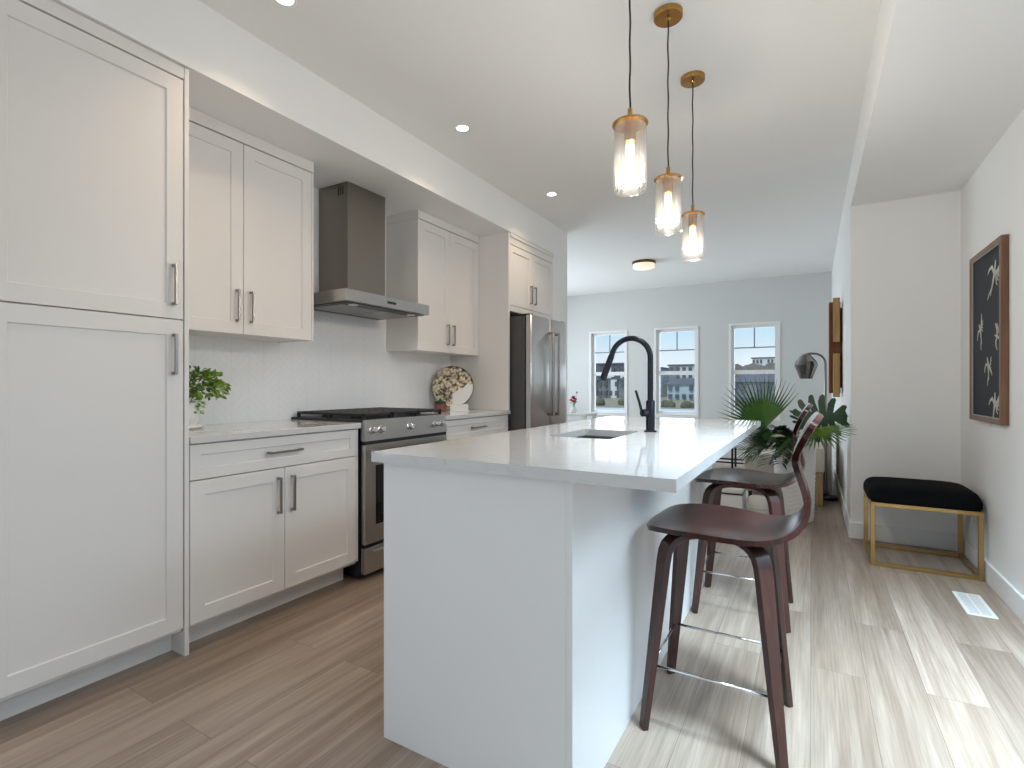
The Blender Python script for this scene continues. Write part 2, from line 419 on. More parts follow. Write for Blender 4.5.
def rot_box(bm, c, size, euler, bev=0.0):
    t = bmesh.new(); sx_, sy_, sz_ = size
    box(t, -sx_/2, sx_/2, -sy_/2, sy_/2, -sz_/2, sz_/2, bev)
    join(bm, t, Matrix.Translation(c) @ Euler(euler).to_matrix().to_4x4())
def lathe(bm, prof, c=(0, 0, 0), n=32, axis='Z', caps=True):
    rings = []
    for r, z in prof:
        ring = []
        for i in range(n):
            a = 2 * PI * i / n
            p = (r * math.cos(a), r * math.sin(a), z)
            if axis == 'X': p = (p[2], p[0], p[1])
            if axis == 'Y': p = (p[0], p[2], p[1])
            ring.append(bm.verts.new(Vector(p) + Vector(c)))
        rings.append(ring)
    for a, b in zip(rings, rings[1:]):
        for i in range(n):
            bm.faces.new((a[i], a[(i+1) % n], b[(i+1) % n], b[i]))
    if caps:
        bm.faces.new(rings[0]); bm.faces.new(list(reversed(rings[-1])))
    return bm
def tube(bm, pts, r, n=10, caps=True):
    pts = [Vector(p) for p in pts]
    rr = r if isinstance(r, (list, tuple)) else [r] * len(pts)
    rings = []; up = None
    for i, p in enumerate(pts):
        d = (pts[min(i+1, len(pts)-1)] - pts[max(i-1, 0)]).normalized()
        if up is None:
            up = Vector((0, 0, 1)) if abs(d.z) < 0.9 else Vector((1, 0, 0))
        s = d.cross(up).normalized(); up = s.cross(d).normalized()
        rings.append([bm.verts.new(p + (s * math.cos(2*PI*k/n) + up * math.sin(2*PI*k/n)) * rr[i]) for k in range(n)])
    for a, b in zip(rings, rings[1:]):
        for k in range(n): bm.faces.new((a[k], a[(k+1) % n], b[(k+1) % n], b[k]))
    if caps:
        bm.faces.new(list(reversed(rings[0]))); bm.faces.new(rings[-1])
    return bm
def sweep(bm, pts, frames, hw, ht):
    """rectangular section swept along pts; frames = (side, up) vectors, hw/ht half sizes per point"""
    rings = []
    for p, (s, u), a, b in zip(pts, frames, hw, ht):
        p = Vector(p); s = Vector(s); u = Vector(u)
        rings.append([bm.verts.new(p + s*a*i + u*b*j) for i, j in ((-1, -1), (1, -1), (1, 1), (-1, 1))])
    for a, b in zip(rings, rings[1:]):
        for k in range(4): bm.faces.new((a[k], a[(k+1) % 4], b[(k+1) % 4], b[k]))
    bm.faces.new(list(reversed(rings[0]))); bm.faces.new(rings[-1])
def shaker(bm, X, y0, y1, z0, z1, st=0.062, t=0.019, rec=0.008, e=0.0015):
    """shaker front facing +X; back plane at X-t, face at X"""
    def rect(x, a):
        return [bm.verts.new((x, y0+a, z0+a)), bm.verts.new((x, y1-a, z0+a)), bm.verts.new((x, y1-a, z1-a)), bm.verts.new((x, y0+a, z1-a))]
    L = [rect(X-t, 0), rect(X-e, 0), rect(X, e), rect(X, st), rect(X-rec, st+0.003)]
    for a, b in zip(L, L[1:]):
        for k in range(4): bm.faces.new((a[k], a[(k+1) % 4], b[(k+1) % 4], b[k]))
    bm.faces.new(L[-1]); bm.faces.new(list(reversed(L[0])))
def pull(bm, X, y, z, L, vertical=True, so=0.030, w=0.011):
    """square bar pull with two posts, standing off a face at X"""
    h = L / 2
    if vertical:
        box(bm, X+so-w, X+so, y-w/2, y+w/2, z-h, z+h, 0.0015)
        for s in (-1, 1): box(bm, X, X+so-w+0.001, y-w/2, y+w/2, z+s*(h-w/2)-w/2, z+s*(h-w/2)+w/2)
    else:
        box(bm, X+so-w, X+so, y-h, y+h, z-w/2, z+w/2, 0.0015)
        for s in (-1, 1): box(bm, X, X+so-w+0.001, y+s*(h-w/2)-w/2, y+s*(h-w/2)+w/2, z-w/2, z+w/2)
# ------------------------------------------------------------------ the room
XL, XR, XP = -2.86, 0.875, 0.255          # kitchen wall, right wall, passage wall
YB, YR, YF = -3.6, 4.506, 8.52            # back, return wall, far wall
XW = -4.45                                # far left of the living room
H, HS = 2.74, 2.44
XF = -2.235                               # cabinet fronts

b = B(); box(b, XW-0.2, 1.2, YB-0.2, YF+0.2, -0.12, 0.0); struct('floor', b, 'floor')
b = B(); box(b, XW-0.2, XP, YB-0.2, YF+0.2, H, H+0.15); struct('ceiling', b, 'ceil')
b = B(); box(b, XP, 1.2, YB-0.2, YR+0.0, HS, H+0.15); struct('ceiling_bulkhead', b, 'ceil')
b = B(); box(b, XL, -2.222, YB, 4.64, HS, H); struct('ceiling_soffit', b, 'ceil')
b = B(); box(b, XW-0.2, XL-0.2, 4.78, 4.98, 0, H); struct('wall_living', b, 'wall')
b = B(); box(b, XL, XF, 4.625, 4.98, 0, H); struct('wall_stub', b, 'wall')
b = B(); box(b, XP, 1.2, YR, YF+0.2, 0, H); struct('wall_return', b, 'wall')
# right wall with the patio door, then walls, some with added window openings
def wall_with_holes(name, axis, p0, p1, a0, a1, z0, z1, holes, m='wall'):
    bm = B()
    def put(u0, u1, v0, v1):
        if u1 - u0 < 1e-4 or v1 - v0 < 1e-4: return
        if axis == 'X': box(bm, p0, p1, u0, u1, v0, v1)
        else: box(bm, u0, u1, p0, p1, v0, v1)
    cur = a0
    for (h0, h1, g0, g1) in sorted(holes):
        put(cur, h0, z0, z1); put(h0, h1, z0, g0); put(h0, h1, g1, z1); cur = h1
    put(cur, a1, z0, z1)
    return struct(name, bm, m)
LEFT = (-2.6, -0.6, 0.5, 2.2)  # invented opening behind the camera to let in fill light
wall_with_holes('wall_left', 'X', XL-0.2, XL, YB-0.2, 4.98, 0, H, [LEFT])
DOOR = (0.05, 3.0, 0.0, 2.2)
wall_with_holes('wall_right', 'X', XR, XR+0.15, YB, YR, 0, HS, [DOOR])
BACK = (-2.3, 0.7, 0.25, 2.35)  # made-up window opening, put in for light from behind
wall_with_holes('wall_back', 'Y', YB-0.2, YB, XL, 1.2, 0, HS, [BACK])
b = B(); box(b, -4.0, 2.4, -7.4, YB-0.2, 2.60, 2.75); struct('added_sun_screen', b, 'ceil')  # unseen slab added to keep the sun out of the back opening
SIDE = (5.6, 8.0, 0.55, 2.25)  # hidden opening added for light in the living room
wall_with_holes('wall_far_left', 'X', XW-0.15, XW, 4.98, YF, 0, H, [SIDE])
WIN = [(-3.360, -2.735), (-2.215, -1.575), (-1.063, -0.423)]
WZ0, WZ1 = 0.635, 2.045
wall_with_holes('wall_far', 'Y', YF, YF+0.16, XW-0.2, XP, 0, H, [(a, c, WZ0, WZ1) for a, c in WIN], 'farwall')

def window_far(i, a, c):
    bm = B()
    cw = 0.032
    for (u0, u1, v0, v1) in ((a-cw, a, WZ0-cw, WZ1+cw), (c, c+cw, WZ0-cw, WZ1+cw), (a, c, WZ1, WZ1+cw), (a, c, WZ0-cw, WZ0)):
        box(bm, u0, u1, YF-0.014, YF+0.002, v0, v1)
    o = struct('window_%d' % i, bm, 'trim')
    # vinyl frame set in the opening
    f = B(); d0, d1 = YF+0.05, YF+0.12; fw = 0.040
    box(f, a, a+fw, d0, d1, WZ0, WZ1); box(f, c-fw, c, d0, d1, WZ0, WZ1)
    box(f, a+fw, c-fw, d0, d1, WZ1-fw, WZ1); box(f, a+fw, c-fw, d0, d1, WZ0, WZ0+fw+0.02)
    box(f, a+fw, c-fw, d0-0.01, d1, 1.30, 1.36)
    obj('window_frame', f, 'vinyl', o)
    s = B(); box(s, a, c, YF-0.02, YF+0.05, WZ0-0.0, WZ0+0.02, 0.003); obj('window_sill', s, 'trim', o)
    g = B(); m_ = (a + c) / 2
    box(g, a+fw, c-fw, YF+0.078, YF+0.094, 1.695, 1.713); box(g, m_-0.009, m_+0.009, YF+0.078, YF+0.094, 1.713, WZ1-fw)
    obj('muntin', g, 'muntin', o)
    p = B(); box(p, a+fw, c-fw, YF+0.084, YF+0.088, 1.36, WZ1-fw); obj('upper_pane', p, 'pane', o)
    p = B(); box(p, a+fw, c-fw, YF+0.10, YF+0.104, WZ0+fw+0.02, 1.30); obj('lower_pane', p, 'pane', o)
for i, (a, c) in enumerate(WIN): window_far(i+1, a, c)

def side_glazing(name, x, hole, mids, inward):
    h0, h1, g0, g1 = hole
    bm = B(); fw = 0.06
    box(bm, x, x+0.07, h0, h0+fw, g0, g1); box(bm, x, x+0.07, h1-fw, h1, g0, g1)
    box(bm, x, x+0.07, h0+fw, h1-fw, g1-fw, g1); box(bm, x, x+0.07, h0+fw, h1-fw, g0, g0+fw)
    for m_ in mids: box(bm, x, x+0.07, m_-0.04, m_+0.04, g0+fw, g1-fw)
    o = struct(name, bm, 'vinyl')
    p = B(); box(p, x+0.03, x+0.034, h0+fw, h1-fw, g0+fw, g1-fw); obj('pane', p, 'pane', o)
side_glazing('door_1', XR+0.04, DOOR, [1.03, 2.02], -1)
side_glazing('window_5', XW-0.11, SIDE, [6.8], 1)  # added window, out of view, for the side fill

side_glazing('window_6', XL-0.14, LEFT, [-1.6], 1)  # added window behind the camera, for the left fill
def back_glazing():
    h0, h1, g0, g1 = BACK; y = YB-0.12; fw = 0.06; bm = B()
    box(bm, h0, h0+fw, y, y+0.07, g0, g1); box(bm, h1-fw, h1, y, y+0.07, g0, g1)
    box(bm, h0+fw, h1-fw, y, y+0.07, g1-fw, g1); box(bm, h0+fw, h1-fw, y, y+0.07, g0, g0+fw)
    for m_ in (-1.3, -0.3): box(bm, m_-0.04, m_+0.04, y, y+0.07, g0+fw, g1-fw)
    o = struct('window_4', bm, 'vinyl')  # window added behind the camera for its light
    p = B(); box(p, h0+fw, h1-fw, y+0.03, y+0.034, g0+fw, g1-fw); obj('pane', p, 'pane', o)
back_glazing()

# baseboards
BH = 0.118
def skirt(name, x0, x1, y0, y1):
    bm = B(); box(bm, x0, x1, y0, y1, 0.0, BH, 0.003); struct(name, bm, 'trim')
skirt('baseboard_right', XR-0.014, XR, DOOR[1]+0.05, YR)
skirt('baseboard_return', XP-0.014, XR-0.014, YR-0.014, YR)
skirt('baseboard_passage', XP-0.014, XP, YR, YF)
skirt('baseboard_far', XW, XP-0.014, YF-0.014, YF)
skirt('baseboard_stub', XF, XF+0.014, 4.64, 4.98)

# tiled splashback on the kitchen wall
b = B(); box(b, XL, XL+0.010, 1.155, 3.755, 0.90, 1.40); box(b, XL, XL+0.010, 2.005, 2.93, 1.40, HS)
struct('wall_backsplash', b, 'tile')

# recessed ceiling lights
rl = thing('recessed_light', 'round recessed downlight in the ceiling nearest the camera, cut by the top edge', 'ceiling light', (-1.90, 1.36, H), group='recessed downlights over the kitchen aisle')
b = B(); lathe(b, [(0.036, 0.004), (0.036, -0.002), (0.047, -0.004), (0.052, 0.0), (0.052, 0.004)], n=32); obj('trim_ring', b, 'trim', rl, smooth=True, local=True, auto=40)
b = B(); lathe(b, [(0.036, 0.003), (0.036, -0.001)], n=32); obj('lens', b, 'led', rl, local=True)
dup(rl, (-1.89, 2.611, H), 'round recessed downlight in the ceiling out from the range hood')
dup(rl, (-1.89, 3.89, H), 'round recessed downlight in the ceiling out from the fridge, farthest of the three')
def spot(name, loc, power, ang=120, blend=0.9, col=(1.0, 0.74, 0.50)):
    d = bpy.data.lights.new(name, 'SPOT'); d.energy = power; d.spot_size = math.radians(ang); d.spot_blend = blend
    d.color = col; d.shadow_soft_size = 0.035
    o = bpy.data.objects.new(name, d); o.location = loc; C.objects.link(o)
POT = 22.0
for i, y in enumerate((1.36, 2.611, 3.89)):
    spot('downlight_beam', (-1.89, y, H-0.012), POT)


# ------------------------------------------------------------------ kitchen run
def pantry():
    t = thing('pantry_cabinet', 'tall white pantry cabinet with two stacked doors at the left of the kitchen', 'cabinet', (-2.55, 0.83, 0))
    b = B(); box(b, XL+0.002, XF-0.021, 0.532, 1.133, 0.10, 2.385); obj('body', b, 'cab', t)
    for ya, yb in ((1.135, 1.153), (0.51, 0.53)):
        b = B(); box(b, XL+0.004, XF+0.002, ya, yb, 0.0, HS-0.004, 0.001); obj('side_panel', b, 'cab', t)
    b = B(); box(b, XL+0.004, XF-0.0, 0.532, 1.134, 2.387, HS-0.004, 0.001); obj('cornice', b, 'cab', t)
    b = B(); box(b, XF-0.12, XF-0.10, 0.532, 1.134, 0.0, 0.10); obj('toe_kick', b, 'cab', t)
    b = B(); shaker(b, XF, 0.534, 1.131, 0.118, 1.388); d = obj('door', b, 'cab', t)
    b = B(); pull(b, XF, 1.092, 1.248, 0.165); obj('handle', b, 'nickel', d)
    b = B(); shaker(b, XF, 0.534, 1.131, 1.393, 2.380); d = obj('door', b, 'cab', t)
    b = B(); pull(b, XF, 1.092, 1.530, 0.165); obj('handle', b, 'nickel', d)
pantry()

def base_cab(label, y0, y1, split):
    t = thing('base_cabinet', label, 'cabinet', (-2.55, (y0+y1)/2, 0))
    b = B(); box(b, XL+0.004, XF-0.021, y0, y1, 0.10, 0.876); obj('body', b, 'cab', t)
    b = B(); box(b, XF-0.115, XF-0.10, y0, y1-0.02, 0.0, 0.10); obj('toe_kick', b, 'cab', t)
    ya, yb = y0+0.002, y1-0.014
    b = B(); box(b, XF-0.02, XF-0.001, y1-0.012, y1, 0.118, 0.876); obj('filler_strip', b, 'cab', t)
    b = B(); shaker(b, XF, ya, yb, 0.722, 0.872, st=0.045); d = obj('drawer', b, 'cab', t)
    b = B(); pull(b, XF, (ya+yb)/2-0.01, 0.800, 0.185, False); obj('handle', b, 'nickel', d)
    for (p, q, hy) in ((ya, split-0.0015, split-0.038), (split+0.0015, yb, split+0.038)):
        b = B(); shaker(b, XF, p, q, 0.118, 0.717); d = obj('door', b, 'cab', t)
        b = B(); pull(b, XF, hy, 0.588, 0.175); obj('handle', b, 'nickel', d)
base_cab('white base cabinet with one drawer over two doors, between pantry and range', 1.155, 2.073, 1.602)
base_cab('white base cabinet with drawer, between range and fridge', 2.862, 3.750, 3.31)

def counter(label, y0, y1):
    b = B(); box(b, XL+0.010, XF+0.016, y0, y1, 0.877, 0.907, 0.002)
    tag(obj('countertop', b, 'quartz'), label, 'countertop')
counter('white quartz countertop left of the range, under the potted herb', 1.154, 2.084)
counter('short white quartz countertop right of the range, under the round tray', 2.858, 3.765)

def wall_cab(label, y0, y1, split):
    t = thing('wall_cabinet', label, 'cabinet', (-2.7, (y0+y1)/2, 1.39))
    xf = -2.535
    b = B(); box(b, XL+0.004, xf-0.021, y0+0.012, y1-0.012, 1.39, 2.375); obj('body', b, 'cab', t)
    for ya, yb in ((y0, y0+0.012), (y1-0.012, y1)):
        b = B(); box(b, XL+0.004, xf, ya, yb, 1.386, 2.375); obj('side_panel', b, 'cab', t)
    b = B(); box(b, XL+0.004, xf+0.003, y0, y1, 2.377, HS-0.002, 0.001); obj('cornice', b, 'cab', t)
    for (p, q, hy) in ((y0+0.014, split-0.0015, split-0.038), (split+0.0015, y1-0.014, split+0.038)):
        b = B(); shaker(b, xf, p, q, 1.386, 2.371); d = obj('door', b, 'cab', t)
        b = B(); pull(b, xf, hy, 1.530, 0.165); obj('handle', b, 'nickel', d)
wall_cab('white two-door wall cabinet left of the range hood', 1.157, 2.008, 1.577)
wall_cab('white two-door wall cabinet between range hood and fridge', 2.935, 3.750, 3.328)

def fridge_cab():
    t = thing('overhead_cabinet', 'white two-door cabinet above the fridge, with a full-height end panel', 'cabinet', (-2.55, 4.19, 1.78))
    b = B(); box(b, XL+0.004, XF+0.003, 3.7515, 3.772, 0.908, HS-0.002); box(b, XL+0.004, XF-0.03, 3.7515, 3.772, 0.0, 0.876); obj('end_panel', b, 'cab', t)
    b = B(); box(b, XL+0.004, XF-0.021, 3.773, 4.606, 1.765, 2.335); obj('body', b, 'cab', t)
    b = B(); box(b, XF-0.02, XF, 3.773, 4.622, 1.767, 1.815); obj('bottom_rail', b, 'cab', t)
    b = B(); box(b, XL+0.004, XF, 3.773, 4.622, 2.347, HS-0.002, 0.001); box(b, XF, XF+0.012, 3.773, 4.622, 2.405, HS-0.002, 0.003); obj('cornice', b, 'cab', t)
    for (p, q, hy) in ((3.775, 4.1885, 4.150), (4.1915, 4.606, 4.228)):
        b = B(); shaker(b, XF, p, q, 1.819, 2.340, st=0.055); d = obj('door', b, 'cab', t)
        b = B(); pull(b, XF, hy, 1.955, 0.165); obj('handle', b, 'nickel', d)
    b = B(); box(b, XF-0.02, XF-0.001, 4.608, 4.622, 1.815, 2.347); obj('filler_strip', b, 'cab', t)
fridge_cab()

def fridge():
    t = thing('refrigerator', 'stainless french-door refrigerator with dark side beside the white end panel', 'refrigerator', (-2.45, 4.16, 0))
    y0, y1, zt = 3.803, 4.530, 1.722
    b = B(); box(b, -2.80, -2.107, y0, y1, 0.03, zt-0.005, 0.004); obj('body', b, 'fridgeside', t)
    b = B(); box(b, -2.107, -2.088, y0+0.008, y1-0.008, 0.06, zt-0.015); obj('gasket', b, 'dark', t)
    b = B(); box(b, -2.75, -2.13, y0+0.02, y1-0.02, 0.0, 0.03); obj('foot_plinth', b, 'dark', t)
    for ya in (y0+0.01, y1-0.07):
        b = B(); box(b, -2.16, -2.06, ya, ya+0.06, zt-0.004, zt+0.014, 0.003); obj('hinge_cover', b, 'dark', t)
    def door(ya, yb, z0, z1, name):
        bm = B(); n = 14; xs = []
        for i in range(n+1):
            s = i / n; y = ya + (yb-ya)*s
            x = -2.030 - 0.010*(2*s-1)**2 - (0.006 if i in (0, n) else 0)
            xs.append((x, y))
        vb = [[bm.verts.new((x, y, z)) for (x, y) in xs] for z in (z0, z1)]
        bk = [[bm.verts.new((-2.088, y, z)) for (x, y) in xs] for z in (z0, z1)]
        for i in range(n):
            bm.faces.new((vb[0][i], vb[0][i+1], vb[1][i+1], vb[1][i])).smooth = True
            bm.faces.new((bk[0][i+1], bk[0][i], bk[1][i], bk[1][i+1]))
            bm.faces.new((vb[1][i], vb[1][i+1], bk[1][i+1], bk[1][i])); bm.faces.new((vb[0][i+1], vb[0][i], bk[0][i], bk[0][i+1]))
        for i in (0, n): bm.faces.new((vb[0][i], vb[1][i], bk[1][i], bk[0][i]))
        return obj(name, bm, 'fridge', t)
    def bar(ya, z0, z1, horiz=False):
        bm = B(); x = -1.980
        if horiz:
            tube(bm, [(x, ya[0], z0), (x, ya[1], z0)], 0.011, 12)
            for y in (ya[0]+0.03, ya[1]-0.03): box(bm, -2.04, x, y-0.010, y+0.010, z0-0.010, z0+0.010, 0.002)
        else:
            tube(bm, [(x, ya, z0), (x, ya, z1)], 0.011, 12)
            for z in (z0+0.014, z1-0.014): box(bm, -2.04, x+0.006, ya-0.010, ya+0.010, z-0.012, z+0.012, 0.002)
        return bm
    ym = 4.168
    d = door(y0, ym-0.002, 0.66, zt, 'door'); obj('handle', bar(ym-0.055, 0.85, 1.60), 'nickel', d, smooth=True, auto=40)
    d = door(ym+0.002, y1, 0.66, zt, 'door'); obj('handle', bar(ym+0.055, 0.85, 1.60), 'nickel', d, smooth=True, auto=40)
    d = door(y0, y1, 0.06, 0.654, 'freezer_drawer'); obj('handle', bar((y0+0.06, y1-0.06), 0.60, 0, True), 'nickel', d, smooth=True, auto=40)
fridge()

def gas_range():
    Y0, Y1 = 2.088, 2.850; XFR = -2.205
    t = thing('gas_range', 'stainless gas range with black cast-iron grates and five knobs', 'stove', (-2.53, 2.469, 0))
    b = B(); box(b, XL+0.012, XFR-0.03, Y0, Y1, 0.02, 0.905); obj('body', b, 'black', t)
    b = B(); box(b, -2.80, XFR-0.07, Y0+0.02, Y1-0.02, 0.0, 0.02); obj('foot_plinth', b, 'dark', t)
    b = B(); box(b, XL+0.012, XFR-0.012, Y0-0.003, Y1+0.003, 0.908, 0.922, 0.003); obj('cooktop', b, 'black', t)
    # control panel, slightly raked
    b = B(); z0, z1 = 0.800, 0.921
    vs = [b.verts.new(p) for p in ((XFR+0.012, Y0, z0), (XFR+0.012, Y1, z0), (XFR-0.006, Y1, z1), (XFR-0.006, Y0, z1), (XFR-0.03, Y0, z0), (XFR-0.03, Y1, z0), (XFR-0.03, Y1, z1), (XFR-0.03, Y0, z1))]
    for f in ((0, 1, 2, 3), (5, 4, 7, 6), (3, 2, 6, 7), (1, 0, 4, 5), (0, 3, 7, 4), (2, 1, 5, 6)): b.faces.new([vs[i] for i in f])
    bmesh.ops.bevel(b, geom=list(b.edges), offset=0.003, segments=2, affect='EDGES')
    cp = obj('control_panel', b, 'steel', t)
    for dy in (-0.322, -0.252, 0.0, 0.252, 0.322):
        b = B(); lathe(b, [(0.023, 0.0), (0.023, 0.006), (0.0185, 0.008), (0.0175, 0.030), (0.015, 0.034), (0.001, 0.035)], (0, 0, 0), 20, 'X')
        box(b, 0.030, 0.038, -0.004, 0.004, -0.015, 0.015, 0.001)
        bmesh.ops.rotate(b, verts=b.verts, cent=(0, 0, 0), matrix=Matrix.Rotation(math.radians(-8.5), 3, 'Y'))
        bmesh.ops.translate(b, verts=b.verts, vec=(XFR+0.002, 2.469+dy, 0.861)); obj('knob', b, 'chrome', t, smooth=True, auto=35)
    # oven door
    b = B(); box(b, XFR-0.028, XFR+0.008, Y0+0.002, Y1-0.002, 0.205, 0.778, 0.004, 2); d = obj('oven_door', b, 'steel', t)
    b = B(); box(b, XFR+0.007, XFR+0.0095, Y0+0.085, Y1-0.085, 0.31, 0.655); obj('oven_window', b, 'glassblack', d)
    b = B(); box(b, XFR-0.025, XFR+0.004, Y0+0.004, Y1-0.004, 0.779, 0.799); obj('vent_gap', b, 'dark', t)
    b = B(); tube(b, [(XFR+0.055, Y0+0.035, 0.735), (XFR+0.055, Y1-0.035, 0.735)], 0.012, 14)
    for y in (Y0+0.055, Y1-0.055): box(b, XFR+0.006, XFR+0.055, y-0.014, y+0.014, 0.722, 0.748, 0.003)
    obj('handle', b, 'steel', d, smooth=True, auto=40)
    b = B(); box(b, XFR-0.028, XFR+0.006, Y0+0.002, Y1-0.002, 0.035, 0.185, 0.004, 2); d2 = obj('drawer', b, 'steel', t)
    b = B(); box(b, XFR+0.006, XFR+0.030, Y0+0.06, Y1-0.06, 0.150, 0.165, 0.003); obj('handle', b, 'steel', d2)
    # three grates and five burners
    w_ = (Y1 - Y0 - 0.03) / 3
    for k in range(3):
        ya = Y0 + 0.015 + k*w_ + 0.004; yb = ya + w_ - 0.008; xa, xb = XL+0.05, XFR-0.035
        b = B(); r = 0.0075; zt = 0.957
        def bar(x0, y0, x1, y1): box(b, min(x0, x1)-r, max(x0, x1)+r, min(y0, y1)-r, max(y0, y1)+r, zt-0.016, zt, 0.002)
        bar(xa, ya+r, xb, ya+r); bar(xa, yb-r, xb, yb-r); bar(xa, ya+r, xa, yb-r); bar(xb, ya+r, xb, yb-r)
        ym = (ya+yb)/2; bar(xa, ym, xb, ym)
        for i in range(1, 9):
            x = xa + (xb-xa)*i/9; bar(x, ya+r, x, yb-r)
        for x in (xa, (xa+xb)/2, xb):
            for y in (ya+r, yb-r): box(b, x-r, x+r, y-r, y+r, 0.921, zt-0.014)
        obj('grate', b, 'iron', t)
    for x, y, r in ((-2.40, Y0+0.14, 0.042), (-2.68, Y0+0.14, 0.036), (-2.54, 2.469, 0.05), (-2.40, Y1-0.14, 0.042), (-2.68, Y1-0.14, 0.036)):
        b = B(); lathe(b, [(r, 0.921), (r, 0.930), (r*0.8, 0.932), (r*0.8, 0.939), (r*0.5, 0.940)], (x, y, 0), 20); obj('burner', b, 'iron', t, smooth=True, auto=40)
gas_range()

def hood():
    t = thing('range_hood', 'stainless chimney range hood over the gas range', 'range hood', (-2.6, 2.465, 1.62))
    b = B(); box(b, XL+0.012, -2.572, 2.298, 2.634, 1.69, HS-0.002, 0.0015); obj('chimney', b, 'hoodst', t)
    b = B(); box(b, XL+0.012, -2.345, 2.084, 2.838, 1.622, 1.692, 0.002)
    obj('canopy', b, 'steel', t)
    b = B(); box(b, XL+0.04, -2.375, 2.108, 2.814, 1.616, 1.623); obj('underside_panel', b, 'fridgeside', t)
    for k in range(2):
        b = B(); y = 2.15 + k*0.325; box(b, -2.74, -2.46, y, y+0.30, 1.611, 1.617, 0.001)
        for i in range(9): box(b, -2.725+i*0.029, -2.712+i*0.029, y+0.015, y+0.285, 1.609, 1.612)
        obj('filter', b, 'steel', t)
    for y in (2.205, 2.725):
        b = B(); lathe(b, [(0.028, 1.612), (0.030, 1.6165)], (-2.42, y, 0), 20); obj('lamp_lens', b, 'trim', t)
        spot('added_hood_fill', (-2.42, y, 1.606), 4.0, 140, 0.9, (1.0, 0.97, 0.95))  # beam added to brighten the tiles behind the range
    b = B(); box(b, -2.346, -2.3435, 2.42, 2.50, 1.648, 1.664); obj('control_strip', b, 'dark', t)
    b = B()
    for i in range(3): box(b, -2.66+i*0.02, -2.652+i*0.02, 2.2965, 2.2985, 2.36, 2.415)
    obj('vent_slots', b, 'dark', t)
hood()

# ------------------------------------------------------------------ island
IX0, IX1, IY0, IY1 = -1.174, -0.522, 1.195, 3.315
def island():
    t = thing('kitchen_island', 'white kitchen island cabinet with plain end and back panels under the quartz slab', 'island', (-0.85, 2.2, 0))
    b = B(); z1 = 0.876
    # carcass built as walls so that the sink bowl hangs free inside
    box(b, IX0+0.02, IX1-0.02, IY0+0.02, IY0+0.04, 0, z1); box(b, IX0+0.02, IX1-0.02, IY1-0.04, IY1-0.02, 0, z1)
    box(b, IX0+0.021, IX0+0.04, IY0+0.041, IY1-0.041, 0.10, z1); box(b, IX1-0.04, IX1-0.021, IY0+0.041, IY1-0.041, 0, z1)
    obj('body', b, 'island', t)
    b = B(); box(b, IX0, IX1-0.0185, IY0, IY0+0.019, 0, z1, 0.001); obj('end_panel', b, 'island', t)
    b = B(); box(b, IX0+0.021, IX1-0.0185, IY1-0.019, IY1, 0, z1, 0.001); obj('end_panel', b, 'island', t)
    for (p, q) in ((IY0, 2.234), (2.237, 2.64), (2.643, IY1)):
        b = B(); box(b, IX1-0.018, IX1, p, q, 0, z1, 0.001); obj('back_panel', b, 'island', t)
    b = B(); box(b, IX0+0.08, IX0+0.09, IY0+0.041, IY1-0.041, 0, 0.10); obj('toe_kick', b, 'island', t)
    ys = [IY0+0.022, 1.80, 2.40, IY1-0.022]
    for p, q in zip(ys, ys[1:]):
        bm = B(); shaker(bm, 0, p+0.0015, q-0.0015, 0.118, z1-0.004)
        bmesh.ops.transform(bm, matrix=Matrix.Diagonal((-1, 1, 1, 1)), verts=bm.verts); bmesh.ops.translate(bm, verts=bm.verts, vec=(IX0, 0, 0))
        obj('door', bm, 'island', t)
island()
SK = (-0.93, -0.665, 1.875, 2.275)   # sink opening
b = B(); sx0, sx1, sy0, sy1 = -1.180, -0.255, 1.148, 3.340
z0, z1 = 0.884, 0.914
def slab_ring():
    o_ = [(sx0, sy0), (sx1, sy0), (sx1, sy1), (sx0, sy1)]
    r = 0.02; i_ = []
    for cx, cy, a0 in ((SK[0]+r, SK[2]+r, 180), (SK[1]-r, SK[2]+r, 270), (SK[1]-r, SK[3]-r, 0), (SK[0]+r, SK[3]-r, 90)):
        for k in range(5):
            a = math.radians(a0 + k*22.5); i_.append((cx + r*math.cos(a), cy + r*math.sin(a)))
    T = [b.verts.new((x, y, z1)) for x, y in o_]; U = [b.verts.new((x, y, z0)) for x, y in o_]
    t_ = [b.verts.new((x, y, z1)) for x, y in i_]; u_ = [b.verts.new((x, y, z0)) for x, y in i_]
    for k in range(4):
        b.faces.new((U[k], U[(k+1) % 4], T[(k+1) % 4], T[k]))
        A = t_[k*5:(k+1)*5]; D = u_[k*5:(k+1)*5]
        for L, V in ((t_, T), (u_, U)):
            seg = L[k*5:(k+1)*5]
            for m_ in range(4): b.faces.new((V[k], seg[m_], seg[m_+1]))
            nx = L[((k+1) % 4)*5]
            b.faces.new((V[k], seg[4], nx, V[(k+1) % 4]))
    n = len(t_)
    for k in range(n): b.faces.new((t_[k], t_[(k+1) % n], u_[(k+1) % n], u_[k]))
slab_ring()
# the island top sits on the cabinet through a thin sub-top
box(b, IX0+0.03, IX1-0.03, IY0+0.03, SK[2]-0.03, 0.876, 0.884); box(b, IX0+0.03, IX1-0.03, SK[3]+0.03, IY1-0.03, 0.876, 0.884)
tag(obj('island_countertop', b, 'quartz'), 'large white quartz island countertop with a sink cut-out and seating overhang', 'countertop')

